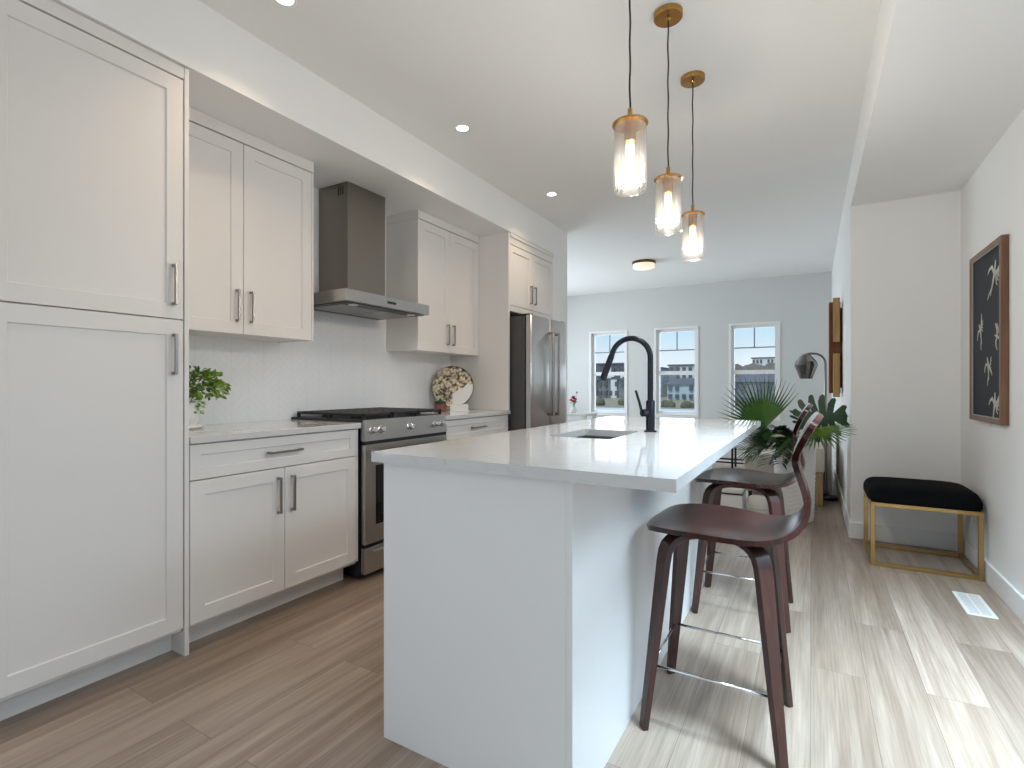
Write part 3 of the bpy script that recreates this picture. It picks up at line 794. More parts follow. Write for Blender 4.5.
def sink():
    t = thing('sink', 'stainless undermount sink set in the island countertop', 'sink', (-0.80, 2.075, 0.70))
    b = B(); x0, x1, y0, y1 = SK[0]-0.006, SK[1]+0.006, SK[2]-0.006, SK[3]+0.006; zb, zt = 0.70, 0.8835; w_ = 0.006
    def ring(a, z): return [b.verts.new(p) for p in ((x0+a, y0+a, z), (x1-a, y0+a, z), (x1-a, y1-a, z), (x0+a, y1-a, z))]
    L = [ring(-0.02, zt-0.002), ring(-0.02, zt), ring(0, zt), ring(0.004, zb+0.02), ring(0.022, zb)]
    for p, q in zip(L, L[1:]):
        for k in range(4): b.faces.new((p[k], p[(k+1) % 4], q[(k+1) % 4], q[k]))
    b.faces.new(L[-1]); obj('bowl', b, 'sinkst', t)
    b = B(); lathe(b, [(0.04, zb+0.0005), (0.04, zb+0.003), (0.03, zb+0.001), (0.001, zb+0.001)], ((x0+x1)/2, (y0+y1)/2, 0), 24); obj('drain', b, 'chrome', t, smooth=True)
sink()

def faucet():
    bx, by = -0.620, 2.285
    t = thing('kitchen_faucet', 'black gooseneck pull-down faucet on the island beside the sink', 'faucet', (bx, by, 0.914))
    b = B(); lathe(b, [(0.028, 0.0), (0.028, 0.006), (0.0195, 0.008), (0.0195, 0.135), (0.017, 0.140), (0.0125, 0.142)], n=28); obj('body', b, 'faucet', t, smooth=True, local=True, auto=40)
    # spout: up, over towards the sink, ending in a pull-down head
    pts = [(0, 0, 0.14), (0, 0, 0.20), (0, 0, 0.28)]
    R = 0.090; zc = 0.332
    for k in range(0, 21):
        a = math.radians(k*8.15); pts.append((-R + R*math.cos(a), 0, zc + R*math.sin(a)))
    last = Vector(pts[-1]); prev = Vector(pts[-2]); d = (last - prev).normalized()
    pts.append(tuple(last + d*0.02))
    b = B(); tube(b, pts, 0.0125, 16); obj('spout', b, 'faucet', t, smooth=True, local=True, auto=50)
    p0 = last + d*0.012
    b = B(); tube(b, [p0, p0 + d*0.004, p0 + d*0.05, p0 + d*0.115, p0 + d*0.12], [0.0130, 0.0140, 0.0148, 0.0155, 0.0140], 16); obj('spray_head', b, 'faucet', t, smooth=True, local=True, auto=50)
    b = B(); tube(b, [(-0.012, -0.016, 0.085), (-0.027, -0.036, 0.085)], [0.017, 0.017], 14)
    tube(b, [(-0.026, -0.034, 0.080), (-0.040, -0.036, 0.135), (-0.055, -0.038, 0.185)], [0.0065, 0.006, 0.0055], 10)
    obj('lever', b, 'faucet', t, smooth=True, local=True, auto=40)
faucet()
# ------------------------------------------------------------------ bar stools
def make_stool():
    t = thing('bar_stool', 'dark walnut bent-plywood bar stool nearest the camera, under the near end of the island overhang', 'bar stool', (-0.27, 1.845, 0), group='walnut bar stools at the island')
    # centre line of the one-piece shell: x, z, half width, edge lift (seat) / forward wrap (back)
    st = [(-0.222, 0.634, 0.055, -0.004), (-0.214, 0.640, 0.105, -0.002), (-0.195, 0.645, 0.150, 0.002), (-0.165, 0.648, 0.182, 0.006), (-0.12, 0.647, 0.203, 0.010),
          (-0.06, 0.644, 0.214, 0.014), (0.0, 0.641, 0.216, 0.016), (0.06, 0.639, 0.208, 0.015), (0.115, 0.640, 0.192, 0.012), (0.165, 0.647, 0.170, 0.008),
          (0.205, 0.660, 0.147, 0.006), (0.237, 0.682, 0.124, 0.005), (0.257, 0.712, 0.103, 0.004), (0.264, 0.750, 0.086, 0.003), (0.258, 0.79, 0.074, 0.003),
          (0.246, 0.83, 0.066, 0.003), (0.236, 0.865, 0.064, 0.004), (0.233, 0.890, 0.074, 0.006), (0.237, 0.914, 0.100, 0.004), (0.247, 0.939, 0.136, 0.005),
          (0.259, 0.964, 0.166, 0.006), (0.271, 0.987, 0.184, 0.007), (0.281, 1.004, 0.186, 0.007), (0.289, 1.017, 0.168, 0.006), (0.294, 1.026, 0.132, 0.004), (0.297, 1.031, 0.085, 0.002)]
    def catmull(L, k):
        out = []
        for i in range(len(L)-1):
            p0, p1, p2, p3 = L[max(i-1, 0)], L[i], L[i+1], L[min(i+2, len(L)-1)]
            for m_ in range(k):
                u = m_/k
                out.append(tuple(0.5*(2*b_ + (c_-a_)*u + (2*a_-5*b_+4*c_-d_)*u*u + (3*b_-a_-3*c_+d_)*u**3) for a_, b_, c_, d_ in zip(p0, p1, p2, p3)))
        return out + [L[-1]]
    st = catmull(st, 3)
    N = 18; th = 0.0165
    def point(i, s):
        x, z, hw, wr = st[i]
        a = st[max(i-1, 0)]; b_ = st[min(i+1, len(st)-1)]
        d = Vector((b_[0]-a[0], 0, b_[1]-a[1])).normalized()
        n = Vector((-d.z, 0, d.x))         # up on the seat, forward on the back
        lift = wr * (1.15 if z < 0.7 else 1.0) * (abs(s) ** 2.2)
        return Vector((x, hw*s, z)) + n*lift, n
    def shell(i0, i1, name):
        bm = B(); top = []; bot = []
        for i in range(i0, i1+1):
            rt, rb = [], []
            for j in range(N+1):
                s = -1 + 2*j/N
                p, n = point(i, s)
                rt.append(bm.verts.new(p + n*th/2)); rb.append(bm.verts.new(p - n*th/2))
            top.append(rt); bot.append(rb)
        for i in range(len(top)-1):
            for j in range(N):
                bm.faces.new((top[i][j], top[i+1][j], top[i+1][j+1], top[i][j+1])).smooth = True
                bm.faces.new((bot[i][j], bot[i][j+1], bot[i+1][j+1], bot[i+1][j])).smooth = True
            for j in (0, N): bm.faces.new((top[i][j], bot[i][j], bot[i+1][j], top[i+1][j])).smooth = True
        for i in (0, len(top)-1):
            for j in range(N): bm.faces.new((top[i][j], top[i][j+1], bot[i][j+1], bot[i][j]))
        return obj(name, bm, 'stool', t, local=True, smooth=True, auto=50)
    shell(0, 39, 'seat'); shell(39, len(st)-1, 'backrest')
    # four bent legs
    for sx_, sy_ in ((-1, -1), (-1, 1), (1, -1), (1, 1)):
        dg = Vector((sx_, sy_*0.93, 0)).normalized(); tg = Vector((-dg.y, dg.x, 0))
        prof = [(0.075, 0.622), (0.120, 0.622), (0.150, 0.619), (0.172, 0.610), (0.188, 0.595), (0.198, 0.572), (0.204, 0.54), (0.222, 0.40), (0.248, 0.20), (0.275, 0.0)]
        hw = [0.020, 0.024, 0.026, 0.027, 0.027, 0.027, 0.0265, 0.024, 0.0195, 0.0150]
        ht = [0.0095, 0.010, 0.011, 0.0115, 0.0120, 0.012, 0.012, 0.0115, 0.011, 0.010]
        pts, fr = [], []
        for i, (r, z) in enumerate(prof):
            a = prof[max(i-1, 0)]; b_ = prof[min(i+1, len(prof)-1)]
            d = Vector((dg.x*(b_[0]-a[0]), dg.y*(b_[0]-a[0]), b_[1]-a[1])).normalized()
            pts.append(dg*r + Vector((0, 0, z))); fr.append((tg, d.cross(tg).normalized()))
        bm = B(); sweep(bm, pts, fr, hw, ht)
        bmesh.ops.bevel(bm, geom=[e_ for e_ in bm.edges], offset=0.002, segments=1, affect='EDGES')
        obj('leg', bm, 'stoolleg', t, local=True, smooth=True, auto=38)
    bm = B(); box(bm, -0.075, 0.075, -0.075, 0.075, 0.613, 0.633, 0.004); obj('mounting_block', bm, 'stoolleg', t, local=True)
    q = 0.247*0.7071; zr = 0.205
    cs = [(-q*1.03, -q*0.96), (q*1.03, -q*0.96), (q*1.03, q*0.96), (-q*1.03, q*0.96)]
    for a, b_ in zip(cs, cs[1:]+cs[:1]):
        bm = B(); tube(bm, [(a[0], a[1], zr), (b_[0], b_[1], zr)], 0.0048, 8); obj('footrest_bar', bm, 'chrome', t, local=True, smooth=True)
    return t
stool = make_stool()
dup(stool, (-0.294, 2.815, 0), 'dark walnut bent-plywood bar stool standing farther along the island, nearest the planter')

# ------------------------------------------------------------------ pendants
def make_pendant(y, label):
    t = thing('pendant_light', label, 'pendant light', (-0.535, y, H), group='ribbed glass pendants over the island')
    b = B(); lathe(b, [(0.061, -0.0005), (0.061, -0.020), (0.058, -0.024), (0.012, -0.025), (0.006, -0.034)], n=40); obj('canopy', b, 'brass', t, local=True, smooth=True, auto=40)
    zb = -0.952; zt = -0.722
    pts = [(0.0012*math.sin(k*1.1), 0.0012*math.cos(k*0.8)-0.0012, -0.030 + (zt+0.055+0.030)*k/24) for k in range(25)]
    b = B(); tube(b, pts, 0.0033, 8); obj('cord', b, 'cordm', t, local=True, smooth=True)
    b = B(); lathe(b, [(0.004, zt+0.055), (0.008, zt+0.050), (0.008, zt+0.016), (0.012, zt+0.012), (0.058, zt+0.003), (0.0605, zt+0.001), (0.0605, zt-0.003), (0.012, zt-0.004)], n=40); obj('cap', b, 'brass', t, local=True, smooth=True, auto=35)
    b = B(); lathe(b, [(0.021, zt-0.004), (0.021, zt-0.062), (0.017, zt-0.066)], n=24); obj('socket', b, 'brass', t, local=True, smooth=True, auto=40)
    # ribbed cylinder, open below
    b = B(); n = 96; prof = [(0.0535, zt-0.0045), (0.0545, zt-0.02), (0.0545, zb+0.02), (0.0545, zb+0.004), (0.0525, zb)]
    inner = [(0.0500, zb), (0.0498, zb+0.01), (0.0498, zt-0.0045)]
    rings = []
    for k, (r, z) in enumerate(prof + inner):
        ring = []
        for i in range(n):
            a = 2*PI*i/n; rr = r + (0.0011 if (i % 4) in (0, 1) and k in (1, 2, 3) else 0)
            ring.append(b.verts.new((rr*math.cos(a), rr*math.sin(a), z)))
        rings.append(ring)
    for p, q in zip(rings, rings[1:]):
        for i in range(n): b.faces.new((p[i], p[(i+1) % n], q[(i+1) % n], q[i]))
    obj('glass_shade', b, 'ribglass', t, local=True)
    b = B(); lathe(b, [(0.010, zt-0.064), (0.013, zt-0.072), (0.0145, zt-0.09), (0.0145, zt-0.115), (0.010, zt-0.132), (0.001, zt-0.138)], n=20); obj('bulb', b, 'bulb', t, local=True, smooth=True)
    return t
pend = make_pendant(1.715, 'ribbed glass pendant on black cord nearest the camera, lit bulb inside, canopy out of frame')
dup(pend, (-0.535, 2.257, H), 'middle of the three ribbed glass pendants, brass canopy and cord')
dup(pend, (-0.535, 2.792, H), 'farthest and smallest of the three ribbed glass pendants, brass canopy')
for y in (1.715, 2.257, 2.792):
    d = bpy.data.lights.new('pendant_glow', 'POINT'); d.energy = 13.0; d.color = (1.0, 0.92, 0.82); d.shadow_soft_size = 0.03
    o = bpy.data.objects.new('pendant_glow', d); o.location = (-0.535, y, 1.865); C.objects.link(o)

t = thing('flush_mount_light', 'round flush ceiling light with bronze ring in the living room', 'ceiling light', (-1.885, 6.63, H))
b = B(); lathe(b, [(0.150, -0.0005), (0.150, -0.028), (0.140, -0.032), (0.05, -0.032)], n=40); obj('ring', b, 'bronze', t, local=True, smooth=True, auto=40)
b = B(); lathe(b, [(0.138, -0.0325), (0.138, -0.072), (0.125, -0.084), (0.001, -0.088)], n=40); obj('diffuser', b, 'opal', t, local=True, smooth=True, auto=50)

# ------------------------------------------------------------------ picture on the right wall
def picture():
    t = thing('framed_picture', 'walnut-framed dark picture of pale bird figures on the right wall', 'picture', (XR, 3.83, 1.405))
    y0, y1, z0, z1 = 3.530, 4.130, 0.915, 1.895; x0 = 0.842; fw = 0.028
    b = B()
    box(b, x0, XR-0.001, y0, y0+fw, z0, z1, 0.0015); box(b, x0, XR-0.001, y1-fw, y1, z0, z1, 0.0015)
    box(b, x0, XR-0.001, y0+fw, y1-fw, z0, z0+fw, 0.0015); box(b, x0, XR-0.001, y0+fw, y1-fw, z1-fw, z1, 0.0015)
    obj('frame', b, 'walnut', t)
    b = B(); xi = x0 + 0.004; lw = 0.006
    for (p, q, r, s) in ((y0+fw, y0+fw+lw, z0+fw, z1-fw), (y1-fw-lw, y1-fw, z0+fw, z1-fw), (y0+fw+lw, y1-fw-lw, z0+fw, z0+fw+lw), (y0+fw+lw, y1-fw-lw, z1-fw-lw, z1-fw)):
        box(b, xi, xi+0.008, p, q, r, s)
    obj('inner_lip', b, 'matte', t)
    b = B(); box(b, XR-0.020, XR-0.012, y0+fw, y1-fw, z0+fw, z1-fw); pr_ = obj('print', b, 'print', t)
    # five pale birds in low relief (wings, body, forked tail)
    def bird(cy, cz, size, ang, curl):
        bm = B(); ca, sa = math.cos(ang), math.sin(ang)
        def P(u, v): return (XR-0.0225, cy - (u*ca - v*sa)*size, cz + (u*sa + v*ca)*size)
        def strip(pts, wid):
            L, Rr = [], []
            for i, (u, v) in enumerate(pts):
                a = pts[max(i-1, 0)]; c_ = pts[min(i+1, len(pts)-1)]
                dx, dy = c_[0]-a[0], c_[1]-a[1]; l = math.hypot(dx, dy) or 1
                L.append((u - dy/l*wid[i]*0.62, v + dx/l*wid[i]*0.62)); Rr.append((u + dy/l*wid[i]*0.62, v - dx/l*wid[i]*0.62))
            vl = [bm.verts.new(P(*q)) for q in L]; vr = [bm.verts.new(P(*q)) for q in Rr]
            for i in range(len(pts)-1): bm.faces.new((vl[i], vl[i+1], vr[i+1], vr[i]))
        strip([(0, -1), (0.05, -0.4), (0.08, 0.1), (0.0, 0.55), (-0.05, 0.75)], [0.03, 0.10, 0.16, 0.11, 0.02])
        strip([(0.1, 0.15), (0.5, 0.4*curl), (0.8, 0.95*curl), (0.85, 1.2*curl)], [0.15, 0.17, 0.09, 0.01])
        for k in range(4): strip([(0.25+0.14*k, 0.2*curl+0.1*k), (0.55+0.10*k, -0.15+0.2*k), (0.75+0.08*k, -0.2+0.25*k)], [0.06, 0.055, 0.01])
        strip([(0.0, 0.15), (-0.42, 0.30), (-0.75, 0.05), (-0.9, -0.25)], [0.13, 0.14, 0.08, 0.01])
        strip([(0.02, -0.6), (-0.25, -1.05), (-0.35, -1.35)], [0.07, 0.045, 0.008])
        g = bmesh.ops.extrude_face_region(bm, geom=list(bm.faces))
        bmesh.ops.translate(bm, verts=[v for v in g['geom'] if isinstance(v, bmesh.types.BMVert)], vec=(0.003, 0, 0))
        obj('bird', bm, 'feather', pr_)
    for a in ((3.70, 1.715, 0.115, -0.5, 1.0), (3.95, 1.43, 0.075, 0.4, 1.0), (3.63, 1.375, 0.07, 1.2, 0.8), (3.80, 1.225, 0.075, 0.2, -0.7), (3.69, 1.01, 0.10, -0.3, 1.0)): bird(*a)
picture()

# ------------------------------------------------------------------ bench by the return wall
def bench():
    t = thing('upholstered_bench', 'small black cushioned bench on a gold cube frame in the wall corner', 'bench', (0.58, 4.15, 0))
    x0, x1, y0, y1 = 0.322, 0.856, 3.880, 4.365; w_ = 0.024; zt = 0.395
    for x in (x0, x1-w_):
        for y in (y0, y1-w_):
            b = B(); box(b, x, x+w_, y, y+w_, 0, zt, 0.0015); obj('leg', b, 'brassf', t)
    def rails(z0, z1, nm):
        b = B()
        box(b, x0+w_, x1-w_, y0, y0+w_, z0, z1, 0.0015); box(b, x0+w_, x1-w_, y1-w_, y1, z0, z1, 0.0015)
        box(b, x0, x0+w_, y0+w_, y1-w_, z0, z1, 0.0015); box(b, x1-w_, x1, y0+w_, y1-w_, z0, z1, 0.0015)
        obj(nm, b, 'brassf', t)
    rails(0.0, w_, 'bottom_rail'); rails(zt-w_, zt, 'top_rail')
    # domed cushion
    b = B(); n = 20; cx, cy = (x0+x1)/2, (y0+y1)/2; hx, hy = (x1-x0)/2+0.008, (y1-y0)/2+0.008; zb = zt+0.0005
    rows = []
    prof = [(0.97, 0.0), (1.0, 0.010), (1.0, 0.045), (0.985, 0.066), (0.95, 0.082), (0.88, 0.094), (0.70, 0.103), (0.45, 0.107), (0.2, 0.108)]
    for s, h in prof:
        row = []; ex = 9.0 if h < 0.05 else 6.0
        for i in range(64):
            a = 2*PI*i/64; c_, s_ = math.cos(a), math.sin(a)
            k = (abs(c_)**ex + abs(s_)**ex) ** (-1/ex)
            row.append(b.verts.new((cx + hx*s*c_*k, cy + hy*s*s_*k, zb + h)))
        rows.append(row)
    for p, q in zip(rows, rows[1:]):
        for i in range(64): b.faces.new((p[i], p[(i+1) % 64], q[(i+1) % 64], q[i]))
    b.faces.new(rows[-1]); b.faces.new(list(reversed(rows[0])))
    obj('cushion', b, 'velvet', t, smooth=True)
bench()
b = B(); vx0, vx1, vy0, vy1 = 0.662, 0.778, 3.285, 3.605
box(b, vx0, vx1, vy0, vy1, 0.0, 0.004, 0.0015)
o = tag(obj('floor_vent', b, 'trim'), 'white rectangular floor register near the right baseboard', 'vent')
b = B()
for i in range(20):
    for k in range(2): box(b, vx0+0.016+k*0.045, vx0+0.054+k*0.045, vy0+0.022+i*0.0145, vy0+0.0255+i*0.0145, 0.0041, 0.0046)
obj('slots', b, 'matte', o)
t = thing('wall_outlet', 'white wall outlet low on the right wall behind the bench', 'outlet', (XR, 4.22, 0.30))
b = B(); box(b, XR-0.006, XR-0.0005, 4.185, 4.255, 0.245, 0.360, 0.002); obj('plate', b, 'trim', t)
b = B(); box(b, XR-0.008, XR-0.006, 4.203, 4.237, 0.305, 0.340, 0.001); box(b, XR-0.008, XR-0.006, 4.203, 4.237, 0.262, 0.297, 0.001); obj('sockets', b, 'white', t)

# ------------------------------------------------------------------ potted herb on the counter
def leaf_quad(bm, p, d, n, L, W, mi=0, cup=0.15):
    """small pointed leaf from p along d, with face normal about n"""
    d = Vector(d).normalized(); s = d.cross(Vector(n)).normalized(); n = s.cross(d).normalized()
    pts = [(0, 0), (0.35, 0.5), (0.7, 0.38), (1, 0)]
    p = Vector(p)
    c = [bm.verts.new(p + d*L*u - n*L*cup*(u*u)) for u, _ in pts]
    l = [bm.verts.new(p + d*L*u + s*W*v + n*W*0.2 - n*L*cup*(u*u)) for u, v in pts[1:3]]
    r = [bm.verts.new(p + d*L*u - s*W*v + n*W*0.2 - n*L*cup*(u*u)) for u, v in pts[1:3]]
    for f in ((c[0], l[0], c[1]), (c[1], l[0], l[1], c[2]), (c[2], l[1], c[3]), (c[0], c[1], r[0]), (c[1], c[2], r[1], r[0]), (c[2], c[3], r[1])):
        bm.faces.new(f).material_index = mi
def herb():
    cx, cy, z0 = -2.68, 1.365, 0.907
    t = thing('potted_herb', 'leafy green herb in a white glazed pot on the counter beside the pantry', 'potted plant', (cx, cy, z0))
    b = B(); lathe(b, [(0.044, 0.0), (0.072, 0.002), (0.078, 0.010), (0.070, 0.015), (0.048, 0.016), (0.062, 0.045), (0.064, 0.085), (0.052, 0.12), (0.058, 0.130), (0.054, 0.130), (0.050, 0.115), (0.02, 0.115)], n=36); obj('pot', b, 'china', t, local=True, smooth=True, auto=50)
    b = B(); rnd = random.Random(3); c = Vector((0.012, 0.045, 0.205))
    for i in range(520):
        th_ = rnd.uniform(0, 2*PI); ph = math.acos(rnd.uniform(-0.6, 1)); r = rnd.uniform(0.45, 1.0)
        v = Vector((math.sin(ph)*math.cos(th_)*0.090, math.sin(ph)*math.sin(th_)*0.140, math.cos(ph)*0.092))
        p = c + v*r
        d = v.normalized() + Vector((rnd.uniform(-.6, .6), rnd.uniform(-.6, .6), rnd.uniform(-.5, .3)))
        n = v.normalized() + Vector((rnd.uniform(-.5, .5), rnd.uniform(-.5, .5), rnd.uniform(0, .8)))
        L = rnd.uniform(0.022, 0.038); leaf_quad(b, p, d, n, L, L*0.62, 1 if rnd.random() < 0.10 else (2 if rnd.random() < 0.15 else 0))
    for i in range(26):   # the variegated sprig hanging over the rim
        p = Vector((0.045, 0.035, 0.115)) + Vector((rnd.uniform(-.02, .02), rnd.uniform(-.028, .028), rnd.uniform(-.035, .03)))
        L = rnd.uniform(0.018, 0.028); leaf_quad(b, p, (rnd.uniform(0, 1), rnd.uniform(-1, 1), rnd.uniform(-1, .2)), (1, rnd.uniform(-.8, .2), rnd.uniform(0, .6)), L, L*0.6, 1 if i % 2 else 0)
    obj('foliage', b, ['leafl', 'leafv', 'leafm'], t, local=True)
    b = B()
    for k in range(9):
        a = k*0.7; tube(b, [(0.02*math.cos(a), 0.02*math.sin(a), 0.112), (0.03*math.cos(a), 0.03*math.sin(a), 0.15), (0.045*math.cos(a), 0.05*math.sin(a)+0.02, 0.19)], 0.0016, 5)
    obj('stems', b, 'stem', t, local=True)
herb()

# ------------------------------------------------------------------ round tray in the corner by the end panel
def tray():
    c = Vector((-2.660, 3.530, 1.112)); r = 0.178
    o = thing('decorative_tray', 'round floral-patterned tray with painted white reflection on its lower half, propped in the counter corner', 'tray', (c.x, c.y, 0.907))
    # facing the room diagonally, leaning back
    rot = Euler((math.radians(80), 0, math.radians(34))).to_matrix().to_4x4()
    b = B(); lathe(b, [(r*0.96, -0.010), (r, -0.004), (r, 0.006), (r*0.985, 0.010), (r*0.955, 0.004), (0.002, 0.003)], n=56)
    d = obj('plate', b, 'tray', o, smooth=True, local=True, auto=40); d.matrix_local = Matrix.Translation((0, 0, c.z-0.907)) @ rot
    b = B(); lathe(b, [(r*0.97, -0.014), (r*1.01, -0.010), (r*1.012, 0.008), (r*0.992, 0.0105)], n=56, caps=False)
    d = obj('rim', b, 'darkwood', o, smooth=True, local=True, auto=40); d.matrix_local = Matrix.Translation((0, 0, c.z-0.907)) @ rot
    t = thing('display_block', 'white rectangular block standing in front of the round tray on the counter', 'stand', (-2.535, 3.455, 0.907))
    b = B(); rot_box(b, (-2.535, 3.455, 0.936), (0.15, 0.035, 0.056), (0, 0, math.radians(34)), 0.003); obj('block', b, 'white', t)
    b = B(); rot_box(b, (-2.535, 3.455, 0.909), (0.17, 0.055, 0.0035), (0, 0, math.radians(34)), 0.001); obj('foot', b, 'white', t)
    t = thing('small_jar', 'small rust-brown jar with dark green lid on the counter below the tray', 'jar', (-2.66, 3.36, 0.907))
    b = B(); lathe(b, [(0.045, 0.0), (0.052, 0.006), (0.052, 0.058), (0.044, 0.066)], n=28); obj('body', b, 'oldbook', t, local=True, smooth=True, auto=40)
    b = B(); lathe(b, [(0.046, 0.0665), (0.050, 0.070), (0.050, 0.080), (0.02, 0.090), (0.010, 0.096), (0.012, 0.104), (0.001, 0.108)], n=28); obj('lid', b, 'green', t, local=True, smooth=True, auto=40)
tray()
# ------------------------------------------------------------------ tall planter with palm and monstera leaves
CR = Vector((0.863, 0.505, 0.0)); CF = Vector((-0.505, 0.863, 0.0)); UP = Vector((0, 0, 1))
def fan_leaf(bm, c, right, up, R, a0, a1, n, split=0.45, droop=0.06, wid=1.0, rnd=None):
    """palmate fan: blades joined near the heart, free and narrow outside; c = heart, angles in the right/up plane"""
    nor = right.cross(up).normalized()
    ctr = bm.verts.new(c)
    da = (a1 - a0) / n
    for k in range(n):
        am = a0 + da*(k+0.5); rr = R * (1.0 + (rnd.uniform(-.07, .07) if rnd else 0)) * (0.86 + 0.14*math.sin(PI*(k+0.5)/n))
        def P(a, r, off): return c + (right*math.cos(a) + up*math.sin(a))*r + nor*off - UP*droop*(r/R)**2*R
        h = da/2
        A0 = bm.verts.new(P(am-h, rr*split*0.98, 0.0)); A1 = bm.verts.new(P(am+h, rr*split*0.98, 0.0)); Mi = bm.verts.new(P(am, rr*split, 0.012*R/0.4))
        w_ = h*0.30*wid
        B0 = bm.verts.new(P(am-w_, rr*0.78, 0)); B1 = bm.verts.new(P(am+w_, rr*0.78, 0)); Bm = bm.verts.new(P(am, rr*0.78, 0.006))
        T = bm.verts.new(P(am, rr, -0.01))
        for fi, f in enumerate(((ctr, A0, Mi), (ctr, Mi, A1), (A0, B0, Bm, Mi), (Mi, Bm, B1, A1), (B0, T, Bm), (Bm, T, B1))): bm.faces.new(f).material_index = 1 if fi > 1 else 0
def strap_leaf(bm, p, d, L, W, droop, n=7, side=None):
    d = Vector(d).normalized(); s = (Vector(side) if side is not None else d.cross(UP)).normalized()
    prev = None
    for i in range(n+1):
        u = i/n; q = Vector(p) + d*L*u - UP*droop*L*u*u
        w_ = W*math.sin(PI*min(0.04+u*0.96, 0.999))**0.7*(1-0.25*u)
        m_ = bm.verts.new(q - UP*0.15*w_); l = bm.verts.new(q + s*w_); r = bm.verts.new(q - s*w_)
        if prev:
            bm.faces.new((prev[0], m_, l, prev[1])); bm.faces.new((prev[0], prev[2], r, m_))
        prev = (m_, l, r)
def frond(bm, p, d, L, n, leaf, droop, rnd):
    """feather frond: leaflets off a curved midrib"""
    d = Vector(d).normalized(); s = d.cross(UP).normalized()
    for i in range(n):
        u = 0.12 + 0.88*i/(n-1); q = Vector(p) + d*L*u - UP*droop*L*u*u
        for sg in (-1, 1):
            dd = d*0.75 + s*sg*0.8*(1-0.45*u) + UP*rnd.uniform(-.10, .22)
            strap_leaf(bm, q, dd, leaf*(1-0.5*abs(u-0.45)), leaf*0.07, 0.28, 5, side=dd.cross(Vector((0, 0, 1))))
    tube(bm, [Vector(p) + d*L*u - UP*droop*L*u*u for u in (0, .2, .4, .6, .8, 1)], [0.004, 0.0035, 0.003, 0.0025, 0.002, 0.001], 5)
def monstera(bm, c, right, up, S_):
    """split leaf: solid centre, finger lobes each side, tip at -up"""
    nor = right.cross(up).normalized()
    def P(u, v): return c + right*u*S_ + up*v*S_ - nor*(0.10*(u*u+v*v))*S_
    mid = [(0, 0.62), (0, 0.40), (0, 0.18), (0, -0.05), (0, -0.28), (0, -0.52), (0, -0.95)]
    for sg in (-1, 1):
        vs_ = [0.80, 0.58, 0.33, 0.06, -0.20, -0.45, -0.93]
        ws = [0.08, 0.26, 0.30, 0.29, 0.25, 0.18, 0.02]
        vm = [bm.verts.new(P(*q)) for q in mid]; vw = [bm.verts.new(P(sg*x, y)) for x, y in zip(ws, vs_)]
        for i in range(len(mid)-1): bm.faces.new((vm[i], vw[i], vw[i+1], vm[i+1]))
        tips = [(0.42, 1.02), (0.86, 0.72), (1.02, 0.26), (0.98, -0.16), (0.78, -0.56), (0.44, -0.90)]
        for i, (tx, ty) in enumerate(tips):
            ax, ay = ws[i], vs_[i]; bx_, by_ = ws[i+1], vs_[i+1]
            dx, dy = tx-(ax+bx_)/2, ty-(ay+by_)/2; l = math.hypot(dx, dy); nx, ny = -dy/l, dx/l
            if nx*(ax-bx_) + ny*(ay-by_) < 0: nx, ny = -nx, -ny
            wl = 0.125
            cx1, cy1 = (ax+bx_)/2 + dx*0.55, (ay+by_)/2 + dy*0.55 + 0.04
            pts_ = [(ax, ay-0.012), (cx1+nx*wl, cy1+ny*wl), (tx-dx*0.10+nx*wl*0.72, ty-dy*0.10+ny*wl*0.72), (tx, ty-0.02), (tx-dx*0.10-nx*wl*0.72, ty-dy*0.10-ny*wl*0.72), (cx1-nx*wl, cy1-ny*wl), (bx_, by_+0.012)]
            bm.faces.new([bm.verts.new(P(sg*x, y)) for x, y in pts_])
def thicken(bm, t_=0.0012):
    bmesh.ops.remove_doubles(bm, verts=bm.verts, dist=1e-5)
    bmesh.ops.recalc_face_normals(bm, faces=bm.faces)
    bmesh.ops.solidify(bm, geom=list(bm.faces), thickness=t_)
